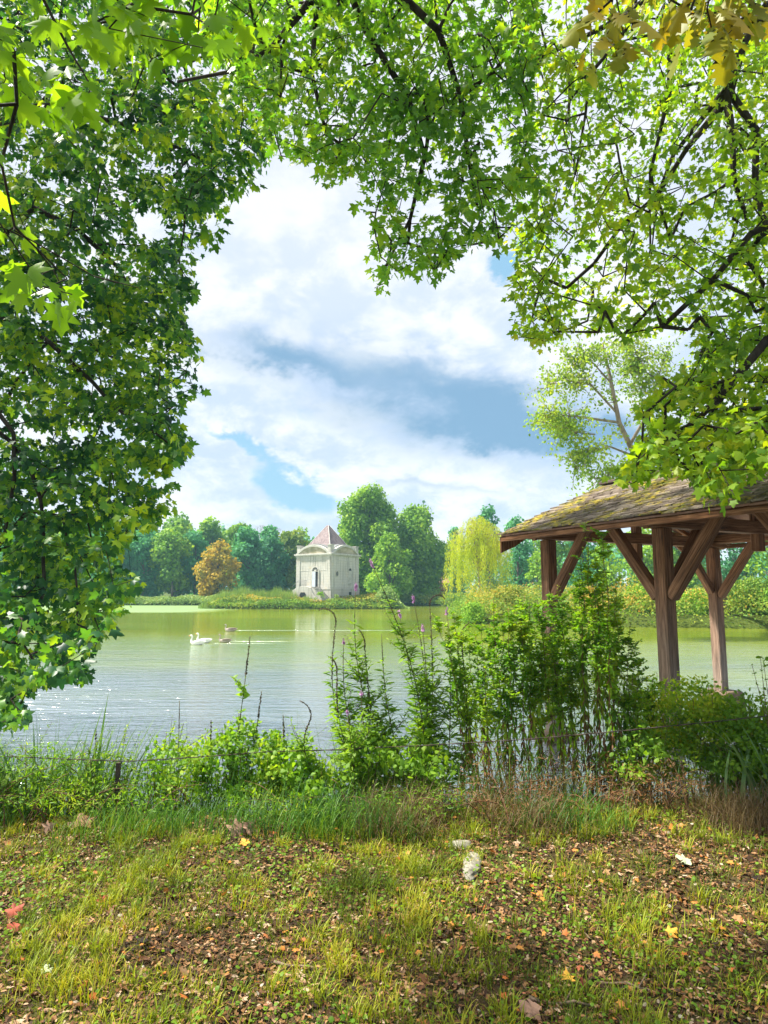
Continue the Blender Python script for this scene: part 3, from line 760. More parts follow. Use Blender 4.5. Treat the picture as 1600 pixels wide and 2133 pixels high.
# door with fanlight on face A (y = -h)
dxc = .42; dz0 = 2.25; dz1 = 4.35; dw = .52
q = MB(); q.prism([(-dw, dz0), (dw, dz0), (dw, dz1)] + [(dw * math.cos(a), dz1 + dw * math.sin(a)) for a in np.linspace(0, math.pi, 12)[1:-1]] + [(-dw, dz1)], (dxc, -h - .055, 0), (1, 0, 0), (0, 0, 1), (0, 1, 0), .05)
door = q.build('doorway', M_hole, tw)
q = MB(); q.box((dxc - .23, -h - .075, (dz0 + dz1) / 2), (.56, .06, dz1 - dz0)); q.box((dxc - .23, -h - .11, dz0 + .55), (.38, .02, .7)); q.box((dxc - .23, -h - .11, dz0 + 1.5), (.38, .02, .8)); q.build('door_leaf', M_door, door)
q = MB()
for a in np.linspace(0, math.pi, 6): q.prism([(0, -.02), (dw, -.02), (dw, .02), (0, .02)], (dxc, -h - .09, dz1 + .03), (math.cos(a), 0, math.sin(a)), (-math.sin(a), 0, math.cos(a)), (0, 1, 0), .03)
q.prism([(.17 * math.cos(a), .17 * math.sin(a)) for a in np.linspace(0, math.pi, 9)], (dxc, -h - .10, dz1 + .02), (1, 0, 0), (0, 0, 1), (0, 1, 0), .04)
q.box((dxc, -h - .08, dz1), (2 * dw, .07, .09)); q.build('fanlight', M_trim, door)
def arch_frame(mb, hw, z0, z1, wd, o, ax, an, depth):
    i_ = [(hw, z0), (hw, z1)] + [(hw * math.cos(a), z1 + hw * math.sin(a)) for a in np.linspace(0, math.pi, 14)[1:-1]] + [(-hw, z1), (-hw, z0)]
    W_ = hw + wd; o_ = [(W_, z0), (W_, z1)] + [(W_ * math.cos(a), z1 + W_ * math.sin(a)) for a in np.linspace(0, math.pi, 14)[1:-1]] + [(-W_, z1), (-W_, z0)]
    for k in range(len(i_) - 1): mb.prism([i_[k], i_[k + 1], o_[k + 1], o_[k]], o, ax, (0, 0, 1), an, depth)
q = MB(); arch_frame(q, dw, dz0, dz1, .13, (dxc, -h, 0), (1, 0, 0), (0, -1, 0), .12); q.build('door_frame', M_trim, door)
# arched window, oval window, cellar window on face B (x = +h)
wy_c = -h + .66 * S; ww = .3
q = MB(); q.prism([(-ww, 2.7), (ww, 2.7), (ww, 4.5)] + [(ww * math.cos(a), 4.5 + ww * math.sin(a)) for a in np.linspace(0, math.pi, 12)[1:-1]] + [(-ww, 4.5)], (h + .05, wy_c, 0), (0, 1, 0), (0, 0, 1), (-1, 0, 0), .05)
win = q.build('window', M_hole, tw)
q = MB(); q.box((h + .065, wy_c, 3.6), (.05, 2 * ww - .08, 1.75)); 
for zz in (3.0, 3.45, 3.9, 4.3): q.box((h + .10, wy_c, zz), (.03, 2 * ww - .08, .04))
q.box((h + .10, wy_c, 3.6), (.03, .04, 1.7)); q.build('shutter', M_trim, win)
q = MB(); arch_frame(q, ww, 2.7, 4.5, .1, (h, wy_c, 0), (0, 1, 0), (1, 0, 0), .1); q.box((h + .06, wy_c, 2.66), (.14, .9, .08)); q.build('frame', M_trim, win)
q = MB(); oy = -h + .20 * S
q.prism([(.27 * math.cos(a), .36 * math.sin(a)) for a in np.linspace(0, 2 * math.pi, 20)[:-1]], (h + .04, oy, 4.0), (0, 1, 0), (0, 0, 1), (-1, 0, 0), .04); ov = q.build('oval_window', M_hole, tw)
q = MB(); A_ = np.linspace(0, 2 * math.pi, 20)
for a, b_ in zip(A_[:-1], A_[1:]): q.prism([(.26 * math.cos(a), .35 * math.sin(a)), (.26 * math.cos(b_), .35 * math.sin(b_)), (.36 * math.cos(b_), .46 * math.sin(b_)), (.36 * math.cos(a), .46 * math.sin(a))], (h, oy, 4.0), (0, 1, 0), (0, 0, 1), (1, 0, 0), .09)
q.box((h + .06, oy, 4.0), (.03, .05, .68)); q.build('frame', M_trim, ov)
q = MB(); q.box((h + .10, wy_c, 1.35), (.06, .5, .45)); q.build('cellar_window', M_hole, tw)
# stairs with curved parapet and vaulted opening below the door
q = MB(); prof = [(-2.3, 0), (2.6, 0), (2.6, .35), (2.1, .6), (1.6, 1.1), (1.15, 1.75), (.9, 2.1), (.3, 2.32), (-.5, 2.32), (-1.4, 2.15), (-2.3, 1.7)]
q.prism(prof, (dxc - .3, -h - 1.55, 0), (1, 0, 0), (0, 0, 1), (0, -1, 0), .3); stp = q.build('stair_parapet', M_stone, tw, bevel=.02)
q = MB(); q.prism([(-.55, 0), (.55, 0), (.55, 1.2), (.35, 1.5), (-.35, 1.5), (-.55, 1.2)], (dxc - .6, -h - 1.86, 0), (1, 0, 0), (0, 0, 1), (0, -1, 0), .02); q.build('cellar_opening', M_hole, stp)
q = MB(); q.box((dxc - .3, -h - .8, 1.05), (2.4, 1.45, 2.1))
for i in range(9): q.box((dxc + 1.02 + i * .26, -h - .8, (2.0 - i * .22) / 2), (.26, 1.45, 2.0 - i * .22))
q.build('steps', M_stone, tw)
q = Acc()
for i in range(9): q.add(*path_tube([(dxc - 1.6 + i * .16, -h - 1.5, 2.2), (dxc - 1.6 + i * .16, -h - 1.5, 3.05)], [.02, .02], 4))
q.add(*path_tube([(dxc - 1.7, -h - 1.5, 3.05), (dxc - .25, -h - 1.5, 3.05)], [.03, .03], 5)); q.add(*path_tube([(dxc - 1.7, -h - 1.5, 3.05), (dxc - 2.9, -h - 1.5, 2.2)], [.03, .03], 5))
q.build('railing', flat_mat('grey_iron', (.2, .2, .2)), tw)
bush(668, 85.4, 1.6, 2.0, FL['mid'], 'green shrub growing against the tower stairs', 12, leaf=.16, n=14); bush(700, 85.6, 1.5, 1.5, FL['olive'], 'low shrub at the near corner of the tower', 13, leaf=.16, n=12)

# ================================================================== geese
def goose(px, py, label, wing_c, sc=1.0, grey=False, rz=0.0, low=False):
    g0 = G(px, py, WATER); root = empty('goose', (g0[0], g0[1], WATER), rz); tag(root, label, 'goose', 'geese swimming left across the pond')
    pts = [(.44, .17), (.36, .135), (.24, .10), (.08, .085), (-.08, .08), (-.20, .09), (-.285, .13), (-.31, .20), (-.295, .28), (-.275, .36), (-.27, .42), (-.295, .465), (-.34, .465), (-.375, .45)]
    rad = [.012, .05, .10, .135, .14, .125, .085, .052, .038, .033, .033, .045, .042, .022]
    if low: pts = [(x, z if z < .2 else .2 + (z - .2) * .8) for x, z in pts]
    P3 = np.array([(x, 0, z) for x, z in pts]) * sc
    body_m = wing_c[0]
    V, F = path_tube(P3, np.array(rad) * sc, 14); V[:, 1] *= 1.05
    bod = tri_mesh('body', V, F, body_m, root, smooth=True)
    mod = bod.modifiers.new('smooth', 'SUBSURF'); mod.levels = 1; mod.render_levels = 1
    V, F = path_tube(np.array([(-.355, 0, pts[-1][1] + .012), (-.40, 0, pts[-1][1] - .005), (-.445, 0, pts[-1][1] - .025)]) * sc, np.array([.024, .018, .006]) * sc, 8)
    V[:, 1] *= .8; tri_mesh('beak', V, F, wing_c[2], root, smooth=True)
    for s in (-1, 1):
        V, F = path_tube(np.array([(-.17, s * .095, .13), (-.05, s * .125, .155), (.12, s * .12, .16), (.28, s * .075, .18), (.42, s * .02, .20)]) * sc, np.array([.02, .062, .066, .038, .006]) * sc, 10)
        V[:, 1] = s * .1 * sc + (V[:, 1] - s * .1 * sc) * .55; tri_mesh('wing', V, F, wing_c[1], root, smooth=True)
        e = np.array([(-.325, s * .038, pts[11][1] + .012)]) * sc; V, F = path_tube([e[0], e[0] + [0, s * .01 * sc, 0]], [.008 * sc, .004 * sc], 6); tri_mesh('eye', V, F, M_hole, root)
Mw = flat_mat('white_feather', (.80, .80, .78), (.68, .68, .66), 6); Mo = flat_mat('orange_beak', (.75, .28, .06)); Mg = flat_mat('grey_feather', (.42, .36, .30), (.3, .26, .22), 7)
Mgd = flat_mat('brown_wing', (.14, .11, .09), (.22, .18, .14), 9); Mbk = flat_mat('dark_beak', (.06, .05, .04))
goose(411, 1343, 'white goose with orange beak swimming in front, leftmost of the four geese', (Mw, Mw, Mo), .78)
goose(424, 1339, 'white goose swimming close behind the leading white goose', (Mw, Mw, Mo), .80)
goose(468, 1338, 'grey-brown goose swimming behind the two white geese, neck raised', (Mg, Mgd, Mbk), .68)
goose(480, 1315, 'grey-brown goose with white tail swimming farthest out, trailing a long wake', (Mg, Mgd, Mbk), .85, low=True)
# ================================================================== timber pavilion (right)
m, t, o = new_mat('brown_timber'); p = tcoord(t)
gr = noise(t, mapping(t, p, (13, 13, .6)), 4.0, 8, .72, .5); gb = noise(t, mapping(t, p, (2, 2, .4)), 2.5, 4)
zw = NV(t, t.nodes.new('ShaderNodeNewGeometry').outputs['Position']); sp = t.nodes.new('ShaderNodeSeparateXYZ'); t.links.new(zw.s, sp.inputs[0]); zc = NV(t, sp.outputs[2])
c = ramp(t, gr, [(.045, .018, .008), (.17, .075, .032), (.33, .17, .085)], [.36, .5, .7])
c = mixcol(t, (((zc * -1.0).sm(-2.1, .2)) * (.55 + gb.sm(.3, .7) * .5)).clamp(), c, ramp(t, gr, [(.08, .07, .06), (.26, .23, .20), (.44, .40, .36)], [.3, .5, .7]))
b = principled(t, c, .8, .2, bump(t, gr, .7, .012)); t.links.new(b.outputs[0], o.inputs[0]); M_wood = m
def beam(name, a, b_, w, hgt, parent, mat=None, side=None, bevel=.008):
    a, b_ = Vector(a), Vector(b_); d = b_ - a; L_ = d.length; z = d.normalized()
    s = Vector(side) if side is not None else (Vector((0, 0, 1)) if abs(z.z) < .9 else Vector((u_.x, u_.y, 0)))
    x = s - z * s.dot(z); x.normalize(); y = z.cross(x)
    mb = MB(); mb.box((0, 0, L_ / 2), (hgt, w, L_)); ob = mb.build(name, mat or M_wood, parent, bevel=bevel)
    M = Matrix(((x.x, y.x, z.x, a.x), (x.y, y.y, z.y, a.y), (x.z, y.z, z.z, a.z), (0, 0, 0, 1)))
    ob.matrix_world = M if parent is None else parent.matrix_world.inverted() @ M
    return ob
u_ = Vector((.46, -.888, 0)).normalized(); v_ = Vector((.888, .46, 0)).normalized()
P0 = Vector((2.36, 9.3, 0)); Wd = 3.6; PZ = EYE
pv = empty('pavilion', (0, 0, 0)); tag(pv, 'open timber pavilion with mossy shingle roof standing at the water on the right', 'pavilion')
def pp(t_, s_, z_): q = P0 + u_ * t_ + v_ * s_; return (q.x, q.y, z_)
bays = [0, 1.95, 3.9]; zb0, zb1 = PZ + .76, PZ + .90
for t_ in bays:
    for s_ in (0, Wd):
        far = (s_ > 0)
        zg = WATER - .25
        beam('post', pp(t_, s_, zg), pp(t_, s_, zb0 if t_ else zb0 - .002), .165, .165, pv, side=u_, bevel=.01)
    beam('tie_beam', pp(t_, -.30, zb0 + .085), pp(t_, Wd + .3, zb0 + .085), .16, .16, pv)
    km = beam('king_post', pp(t_, Wd / 2, zb0 - .22), pp(t_, Wd / 2, PZ + 1.66), .12, .12, pv, side=u_)
    q = MB(); c0 = pp(t_, Wd / 2, zb0 - .26); q.prism([(-.085, .08), (-.085, .0), (-.05, -.03), (0, -.13), (.05, -.03), (.085, 0), (.085, .08)], Vector(c0) - u_ * .06, v_, (0, 0, 1), u_, .12); q.build('pendant', M_wood, km)
    for s_, sg in ((0, 1), (Wd, -1)):
        beam('brace', pp(t_, s_ + sg * .09, PZ + .02), pp(t_, s_ + sg * .66, zb0 + .01), .11, .11, pv)
        beam('rafter', pp(t_, s_ - sg * .28, PZ + .79), pp(t_, Wd / 2, PZ + 1.60), .09, .11, pv)
for s_ in (0, Wd):
    beam('wall_plate', pp(-.5, s_, zb1 - .005), pp(4.4, s_, zb1 - .005), .14, .15, pv)
    for t_ in bays:
        if t_ < 3.9 : beam('brace', pp(t_ + .09, s_, PZ - .05), pp(t_ + .78, s_, zb1 - .02), .12, .12, pv)
        if t_ > 0: beam('brace', pp(t_ - .09, s_, PZ - .05), pp(t_ - .78, s_, zb1 - .02), .12, .12, pv)
# stone bases under the far posts
for (t_, s_) in ((0, Wd), (0, 0)):
    q = MB(); c0 = pp(t_, s_, 0); Mx = Matrix.Rotation(math.atan2(u_.y, u_.x), 3, 'Z')
    zt = WATER + .42 if s_ else WATER + .1
    vs = []
    for z_, r_ in ((WATER - .5, .30), (zt - .03, .235), (zt, .215)):
        for i, j in ((-1, -1), (1, -1), (1, 1), (-1, 1)): vs.append(Vector((c0[0], c0[1], z_)) + Mx @ Vector((i * r_, j * r_, 0)))
    q.poly(vs, [(4 * i + j, 4 * i + (j + 1) % 4, 4 * i + 4 + (j + 1) % 4, 4 * i + 4 + j) for i in range(2) for j in range(4)] + [(8, 9, 10, 11)])
    q.build('stone_base', flat_mat('rusty_stone', (.20, .13, .085), (.10, .08, .06), 5, bs=.6), pv, bevel=.01)
# roof: boards, battens, shingles with lichen
EZ, RZ, OV = PZ + .845, PZ + 1.76, .36
T0, T1 = -.62, 4.6
def slope(side, q, lift=0.0):
    """q 0 eave .. 1 ridge -> (s offset across, z)"""
    s = -OV + (Wd / 2 + OV) * q; z = EZ + (RZ - EZ) * (q ** .95)
    return (s if side == 0 else Wd - s), z + lift
M_board = flat_mat('roof_board', (.20, .10, .07), (.34, .20, .14), 5)
m, t, o = new_mat('mossy_shingle'); g = t.nodes.new('ShaderNodeNewGeometry'); p = NV(t, g.outputs['Position']); rnd = NV(t, g.outputs['Random Per Island'])
base = ramp(t, rnd * .7 + noise(t, p, 30, 4) * .3, [(.07, .055, .045), (.14, .11, .09), (.21, .17, .14), (.30, .25, .21)])
mo = noise(t, p, 2.2, 6, .7).sm(.45, .59) * noise(t, p, 11, 6, .8).sm(.39, .55)
c = mixcol(t, mo, base, ramp(t, noise(t, p, 7, 5), [(.12, .16, .03), (.34, .28, .03), (.50, .38, .05)], [.35, .5, .65]))
b = principled(t, c, .9, .15, bump(t, noise(t, p, 45, 5) + mo * 1.5, .8, .012)); t.links.new(b.outputs[0], o.inputs[0]); M_sh = m
rg = np.random.default_rng(77)
for side in (0, 1):
    bd = MB(); bt_ = MB(); N = 8
    for i in range(N):
        (s0, z0), (s1, z1) = slope(side, i / N), slope(side, (i + 1) / N)
        A = [Vector(pp(T0, s0, z0)), Vector(pp(T1, s0, z0)), Vector(pp(T1, s1, z1)), Vector(pp(T0, s1, z1))]
        bd.poly(A + [q + Vector((0, 0, .022)) for q in A], [(0, 1, 2, 3), (7, 6, 5, 4), (0, 4, 5, 1), (1, 5, 6, 2), (2, 6, 7, 3), (3, 7, 4, 0)])
    bd.build('roof_board', M_board, pv)
    mb = MB(); rows = 25
    for r_ in range(rows):
        q0 = r_ / rows - .012; q1 = (r_ + 1.55) / rows; x = T0 - .05 + (r_ % 2) * .08
        while x < T1 + .04:
            w = rg.uniform(.13, .19); j0 = rg.uniform(-.010, .010); l0 = rg.uniform(.036, .056)
            (s0, z0), (s1, z1) = slope(side, max(q0 + j0, -.02) if r_ else -.02 + j0 * .5 if q0 + j0 > 0 else 0.0), slope(side, min(q1, 1.0))
            (s0, z0) = slope(side, max(q0 + j0, 0.0))
            if r_ == 0: s0 = s0 - .04 if side == 0 else s0 + .04
            A = [Vector(pp(x, s0, z0 + l0)), Vector(pp(x + w - .008, s0, z0 + l0 + rg.uniform(-.006, .006))), Vector(pp(x + w - .008, s1, z1 + .026)), Vector(pp(x, s1, z1 + .026))]
            B_ = [q - Vector((0, 0, .018)) for q in A]
            mb.poly(A + B_, [(0, 1, 2, 3), (7, 6, 5, 4), (0, 4, 5, 1), (1, 5, 6, 2), (2, 6, 7, 3), (3, 7, 4, 0)]); x += w
    mb.build('shingles', M_sh, pv)
    s0, z0 = slope(side, 0)
    beam('eave_board', pp(T0, s0, z0 - .045), pp(T1, s0, z0 - .045), .03, .07, pv)
    # common rafters under the boards
    for t_ in np.arange(T0 + .25, T1, .49):
        (sa, za), (sb, zb_) = slope(side, .03), slope(side, .99)
        beam('rafter', pp(t_, sa, za - .05), pp(t_, sb, zb_ - .06), .06, .07, pv)
    for te, nm in ((T0, 'barge_board'), (T1, 'barge_board')):
        bb = MB(); pts = [slope(side, i / 8) for i in range(9)]
        outl = [(s, z - .01) for s, z in pts] + [(s, z - .15 - .03 * (i % 2) - .012 * i) for i, (s, z) in enumerate(reversed(pts))]
        bb.prism(outl, Vector(pp(te, 0, 0)), v_, (0, 0, 1), -u_ if te < 0 else u_, .03); bb.build(nm, M_wood, pv)
    for k in range(5):   # ends of the battens showing under the verge
        (sa, za) = slope(side, .05 + k * .19); bt_.box(pp(T0 + .07, sa, za - .05), (.05, .16, .05), Matrix.Rotation(math.atan2(u_.y, u_.x) + math.pi / 2, 3, 'Z'))
    bt_.build('batten_ends', M_wood, pv)
beam('ridge_cap', pp(T0 - .03, Wd / 2, RZ + .055), pp(T1, Wd / 2, RZ + .055), .20, .05, pv, mat=flat_mat('dark_ridge', (.10, .07, .06), (.06, .045, .04), 6))

# ================================================================== overhanging maples
M_mapleL = leaf_mat('leaf_maple_left', [(.012, .06, .04), (.03, .12, .04), (.11, .26, .03), (.36, .48, .03)], [.1, .38, .62, .9], trans=.52, tcol=(1.7, 1.6, .4), noise_scale=1.0, rough=.42, spec=.35)
M_mapleR = leaf_mat('leaf_maple_right', [(.05, .14, .015), (.12, .25, .02), (.22, .35, .025), (.42, .45, .03)], trans=.62, tcol=(1.75, 1.6, .35), noise_scale=.9, rough=.42, spec=.35)
M_mapleM = leaf_mat('leaf_maple_over', [(.035, .12, .02), (.08, .21, .025), (.16, .31, .03), (.30, .40, .035)], trans=.6, tcol=(1.7, 1.6, .4), noise_scale=1.0, rough=.42, spec=.35)
M_mapleN = leaf_mat('leaf_maple_bright', [(.09, .22, .015), (.15, .31, .02), (.24, .40, .025)], trans=.62, tcol=(1.5, 1.35, .35), noise_scale=2, rough=.42, spec=.3)
M_oak = leaf_mat('leaf_oak', [(.14, .22, .02), (.26, .28, .025), (.42, .30, .03)], trans=.5, tcol=(1.5, 1.2, .4), noise_scale=2)

def grow(limbs, clusters, r_tip=.003, expo=.46, sag=.10, maxlink=None):
    """branches: limbs are given polylines with a radius; each cluster links to the nearest wood"""
    pos, par, rad, w = [], [], [], []
    for pts, r0, r1 in limbs:
        prev = -1
        if pos:
            A_ = np.array(pos); d = np.linalg.norm(A_ - np.array(pts[0]), axis=1); prev = int(d.argmin()) if d.min() < 2.5 else -1
        fine = []
        for a, b_ in zip(pts[:-1], pts[1:]):
            k = max(1, int(np.linalg.norm(np.array(b_) - np.array(a)) / .35))
            fine += [np.array(a) + (np.array(b_) - np.array(a)) * i / k for i in range(k)]
        fine.append(np.array(pts[-1])); n = len(fine)
        for i, q in enumerate(fine):
            q = q + (RNG.normal(size=3) * .03 if 0 < i < n - 1 else 0)
            pos.append(q); par.append(prev); rad.append(r0 + (r1 - r0) * i / (n - 1)); w.append(0); prev = len(pos) - 1
    n0 = len(pos); A_ = np.zeros((n0 + 3 * len(clusters) + 5, 3)); A_[:n0] = pos; n = n0
    par = list(par); rad = list(rad) + [0] * 3 * len(clusters)
    D0 = np.min(np.linalg.norm(clusters[:, None] - A_[None, :n0], axis=2), axis=1); order = np.argsort(D0); ends = {}
    for ci in order:
        c = clusters[ci]; d = np.linalg.norm(A_[:n] - c, axis=1); j = int(d.argmin()); dist = d[j]; s = A_[j].copy()
        k = 2 if dist > .5 else 1; prev = j
        for i in range(1, k + 1):
            f = i / k; q = s + (c - s) * f + (RNG.normal(size=3) * .05 * dist + [0, 0, sag * dist * math.sin(math.pi * f)] if i < k else 0)
            A_[n] = q; par.append(prev); prev = n; n += 1
        ends[ci] = prev
    A_ = A_[:n]; par = np.array(par); cnt = np.zeros(n); 
    for e in ends.values(): cnt[e] += 1
    for i in range(n - 1, -1, -1):
        if par[i] >= 0 and par[i] < i: cnt[par[i]] += cnt[i]
    r = np.array([r_tip * max(1, c) ** expo for c in cnt]); r[:n0] = np.maximum(np.array(rad[:n0]), np.minimum(r[:n0], .05)); 
    k = par >= 0; idx = np.where(k)[0]; r1 = r[idx]; r0 = np.where(idx >= n0, np.minimum(r[par[idx]], r1 * 1.5), r[par[idx]])
    thick = r0 > .014; acc = Acc()
    for msk, sd in ((thick, 8), (~thick, 4)):
        ii_ = idx[msk]; acc.add(*tubes(A_[par[ii_]], A_[ii_], r0[msk], r1[msk], sd))
    dirs = {ci: nrm(A_[e] - A_[par[e]]) if par[e] >= 0 else np.array([0, 0, -1.]) for ci, e in ends.items()}
    return acc, dirs

def canopy_leaves(clusters, dirs, per, size, spread, tpl, face=(0, -.25, .8), rnd=.6, keep=None, droop=.5):
    n = len(clusters); d = np.array([dirs[i] for i in range(n)]); c = np.repeat(clusters, per, 0); dd = np.repeat(d, per, 0); m_ = len(c)
    t_ = RNG.uniform(-.8, 1, m_)[:, None]; side = rdirs(m_) * np.array([1, 1, .55])
    pos = c + dd * t_ * spread * .8 + side * spread * RNG.uniform(.2, 1, m_)[:, None]
    tip = side * .8 + dd * .4 + RNG.normal(size=(m_, 3)) * .35 + np.array([0, 0, -droop])
    up = np.array(face) + RNG.normal(size=(m_, 3)) * rnd
    sc = (size * np.clip(RNG.normal(1, .26, m_), .45, 1.6))[:, None] * np.stack([RNG.uniform(.72, 1.12, m_), RNG.uniform(.85, 1.12, m_), RNG.uniform(-.6, 3.2, m_)], -1)
    if keep is not None:
        k = keep(pos); pos, tip, up, sc = pos[k], tip[k], up[k], sc[k]
    return scatter(tpl, pos, frames(tip, up), sc)

def sample_px(poly, n, dfun, holes=(), dens=None, box=None):
    q = np.array(poly, float); x0, y0 = q.min(0) if box is None else box[:2]; x1, y1 = q.max(0) if box is None else box[2:]
    out_ = []
    while len(out_) < n:
        pts = np.stack([RNG.uniform(x0, x1, 400), RNG.uniform(y0, y1, 400)], -1); k = inpoly(pts, poly)
        for hx_, hy_, hr_ in holes: k &= np.hypot(pts[:, 0] - hx_, pts[:, 1] - hy_) > hr_
        if dens is not None: k &= RNG.random(400) < dens(pts)
        out_ += [p_ for p_ in pts[k]]
    out_ = out_[:n]; return np.array([P(x, y, dfun(x, y)) for x, y in out_])
def keeper(poly, holes=(), slack=10):
    def f(pos):
        s = proj(pos); near_ = np.clip(s[:, 1], -5000, 5000)
        sd = poly_sd(np.stack([s[:, 0], near_], -1), poly); k = sd < RNG.uniform(-slack, slack, len(s))
        for hx_, hy_, hr_ in holes: k &= np.hypot(s[:, 0] - hx_, s[:, 1] - hy_) > hr_ * RNG.uniform(.75, 1.1, len(s))
        return k | (pos[:, 1] < 1.0)
    return f

# --- left maple: dense drooping crown
polyL = [(-500, -400), (560, -400), (600, 60), (590, 200), (560, 330), (545, 385), (490, 425), (462, 482), (420, 520), (392, 560), (412, 605), (385, 650), (402, 700), (412, 745), (392, 790), (432, 818), (380, 850),
         (372, 880), (398, 925), (362, 975), (372, 1010), (388, 1050), (335, 1080), (330, 1110), (282, 1112), (245, 1150), (250, 1180), (288, 1215), (262, 1262), (248, 1300), (200, 1330), (178, 1375), (190, 1412),
         (100, 1425), (45, 1445), (50, 1500), (20, 1510), (-60, 1500), (-300, 1480), (-500, 1300)]
holesL = [(308, 458, 26), (322, 480, 22), (150, 632, 20), (192, 800, 14), (170, 905, 10), (280, 975, 12), (48, 1020, 12), (330, 1000, 16), (110, 830, 8), (60, 790, 10), (215, 250, 8), (440, 470, 6), (160, 1350, 10), (70, 1340, 16), (95, 1385, 12)]
def dL(x, y): 
    f = np.clip((x + 100) / 650, 0, 1); lo = np.clip((y - 1150) / 350, 0, 1)
    return RNG.uniform(7.6, 11.6) * (1 - .12 * f) - 2.2 * lo
cl = sample_px(polyL, 1750, dL, holesL, box=(-260, -160, 620, 1520))
rootL = empty('maple_tree', (-8.2, 9.2, gh(-8.2, 9.2))); tag(rootL, 'dense dark green maple hanging over the pond down the whole left side', 'maple')
tb = np.array([-8.2, 9.2, gh(-8.2, 9.2)])
def PL(px, py, d): return P(px, py, d * .95)
limbsL = [([tb, tb + [.1, 0, 3.0], tb + [.3, 0, 6.0], tb + [.5, .2, 9.5]], .30, .12),
          ([tb + [.2, 0, 3.2], PL(-60, 560, 9.2), PL(70, 430, 9), PL(160, 470, 9), PL(235, 560, 9), PL(262, 590, 9)], .11, .025),
          ([tb + [.2, 0, 2.6], PL(-60, 640, 9), PL(60, 672, 8.8), PL(150, 760, 8.6), PL(240, 850, 8.6), PL(320, 900, 8.6)], .09, .02),
          ([tb + [.2, 0, 2.2], PL(-30, 820, 8.6), PL(22, 900, 8.4), PL(28, 1000, 8.3), PL(10, 1110, 8.2)], .08, .02),
          ([tb + [.2, 0, 2.4], PL(-20, 880, 8.8), PL(60, 980, 8.5), PL(90, 1100, 8.3), PL(95, 1230, 8), PL(40, 1340, 7.2)], .06, .012),
          ([tb + [.3, 0, 5.5], PL(-60, 260, 9.3), PL(130, 230, 9.2), PL(280, 260, 9.3), PL(420, 330, 9.4)], .10, .02),
          ([tb + [.3, 0, 3.0], PL(100, 700, 9.6), PL(250, 740, 9.5), PL(350, 800, 9.4)], .05, .015),
          ([tb + [.2, 0, 2.0], PL(60, 1060, 8.8), PL(140, 1080, 8.6), PL(150, 1180, 8.2), PL(160, 1300, 7.8)], .05, .01)]
acc, dirs = grow([([np.array(q) for q in a], r0, r1) for a, r0, r1 in limbsL], cl)
acc.build('trunk', M_bark, rootL, smooth=True).matrix_parent_inverse = Matrix.Translation(-Vector(tb))
la = Acc(); la.add(*canopy_leaves(cl, dirs, 33, .090, .28, MAPLE_LO, face=(.25, -.55, .7), rnd=.5, keep=keeper(polyL, holesL, 12), droop=.8))
la.build('crown', M_mapleL, rootL).matrix_parent_inverse = Matrix.Translation(-Vector(tb))

# --- right maple: branches sweep down over the pavilion
polyR = [(1075, -300), (1060, 100), (1065, 330), (1095, 390), (1060, 470), (1075, 560), (1062, 620), (1072, 700), (1120, 722), (1190, 690), (1300, 705), (1420, 690), (1455, 750), (1400, 780), (1345, 790), (1330, 850), (1340, 900), (1300, 965), (1275, 990), (1315, 1010), (1345, 1020),
         (1370, 985), (1440, 985), (1480, 1050), (1510, 1055), (1560, 1000), (1620, 985), (1900, 1020), (2300, 900), (2300, -500), (1075, -500)]
holesR = [(1110, 320, 22), (1290, 330, 14), (1235, 660, 12), (1420, 640, 16), (1410, 400, 18), (1215, 240, 14), (1085, 400, 30), (1430, 330, 22), (1330, 250, 14), (1180, 520, 8), (1440, 470, 18), (1290, 480, 10), (1160, 200, 12)]
def dR(x, y): return RNG.uniform(5.2, 8.2) - 1.6 * np.clip((y - 650) / 400, 0, 1)
def densR(pts):
    x, y = pts[:, 0], pts[:, 1]
    return np.where((y > 700), .95, np.where(x > 1460, .62, .46)) * np.where((y < 330) & (x > 1100), .85, 1) * np.where((y > 540) & (y < 720) & (x < 1300), 1.5, 1)
clR = sample_px(polyR, 1350, dR, holesR, densR, box=(1040, -110, 1800, 1050))
tb = np.array([6.6, 4.0, gh(6.6, 4.0)])
rootR = empty('maple_tree', tuple(tb)); tag(rootR, 'bright green maple whose branches sweep down over the pavilion roof from the right', 'maple')
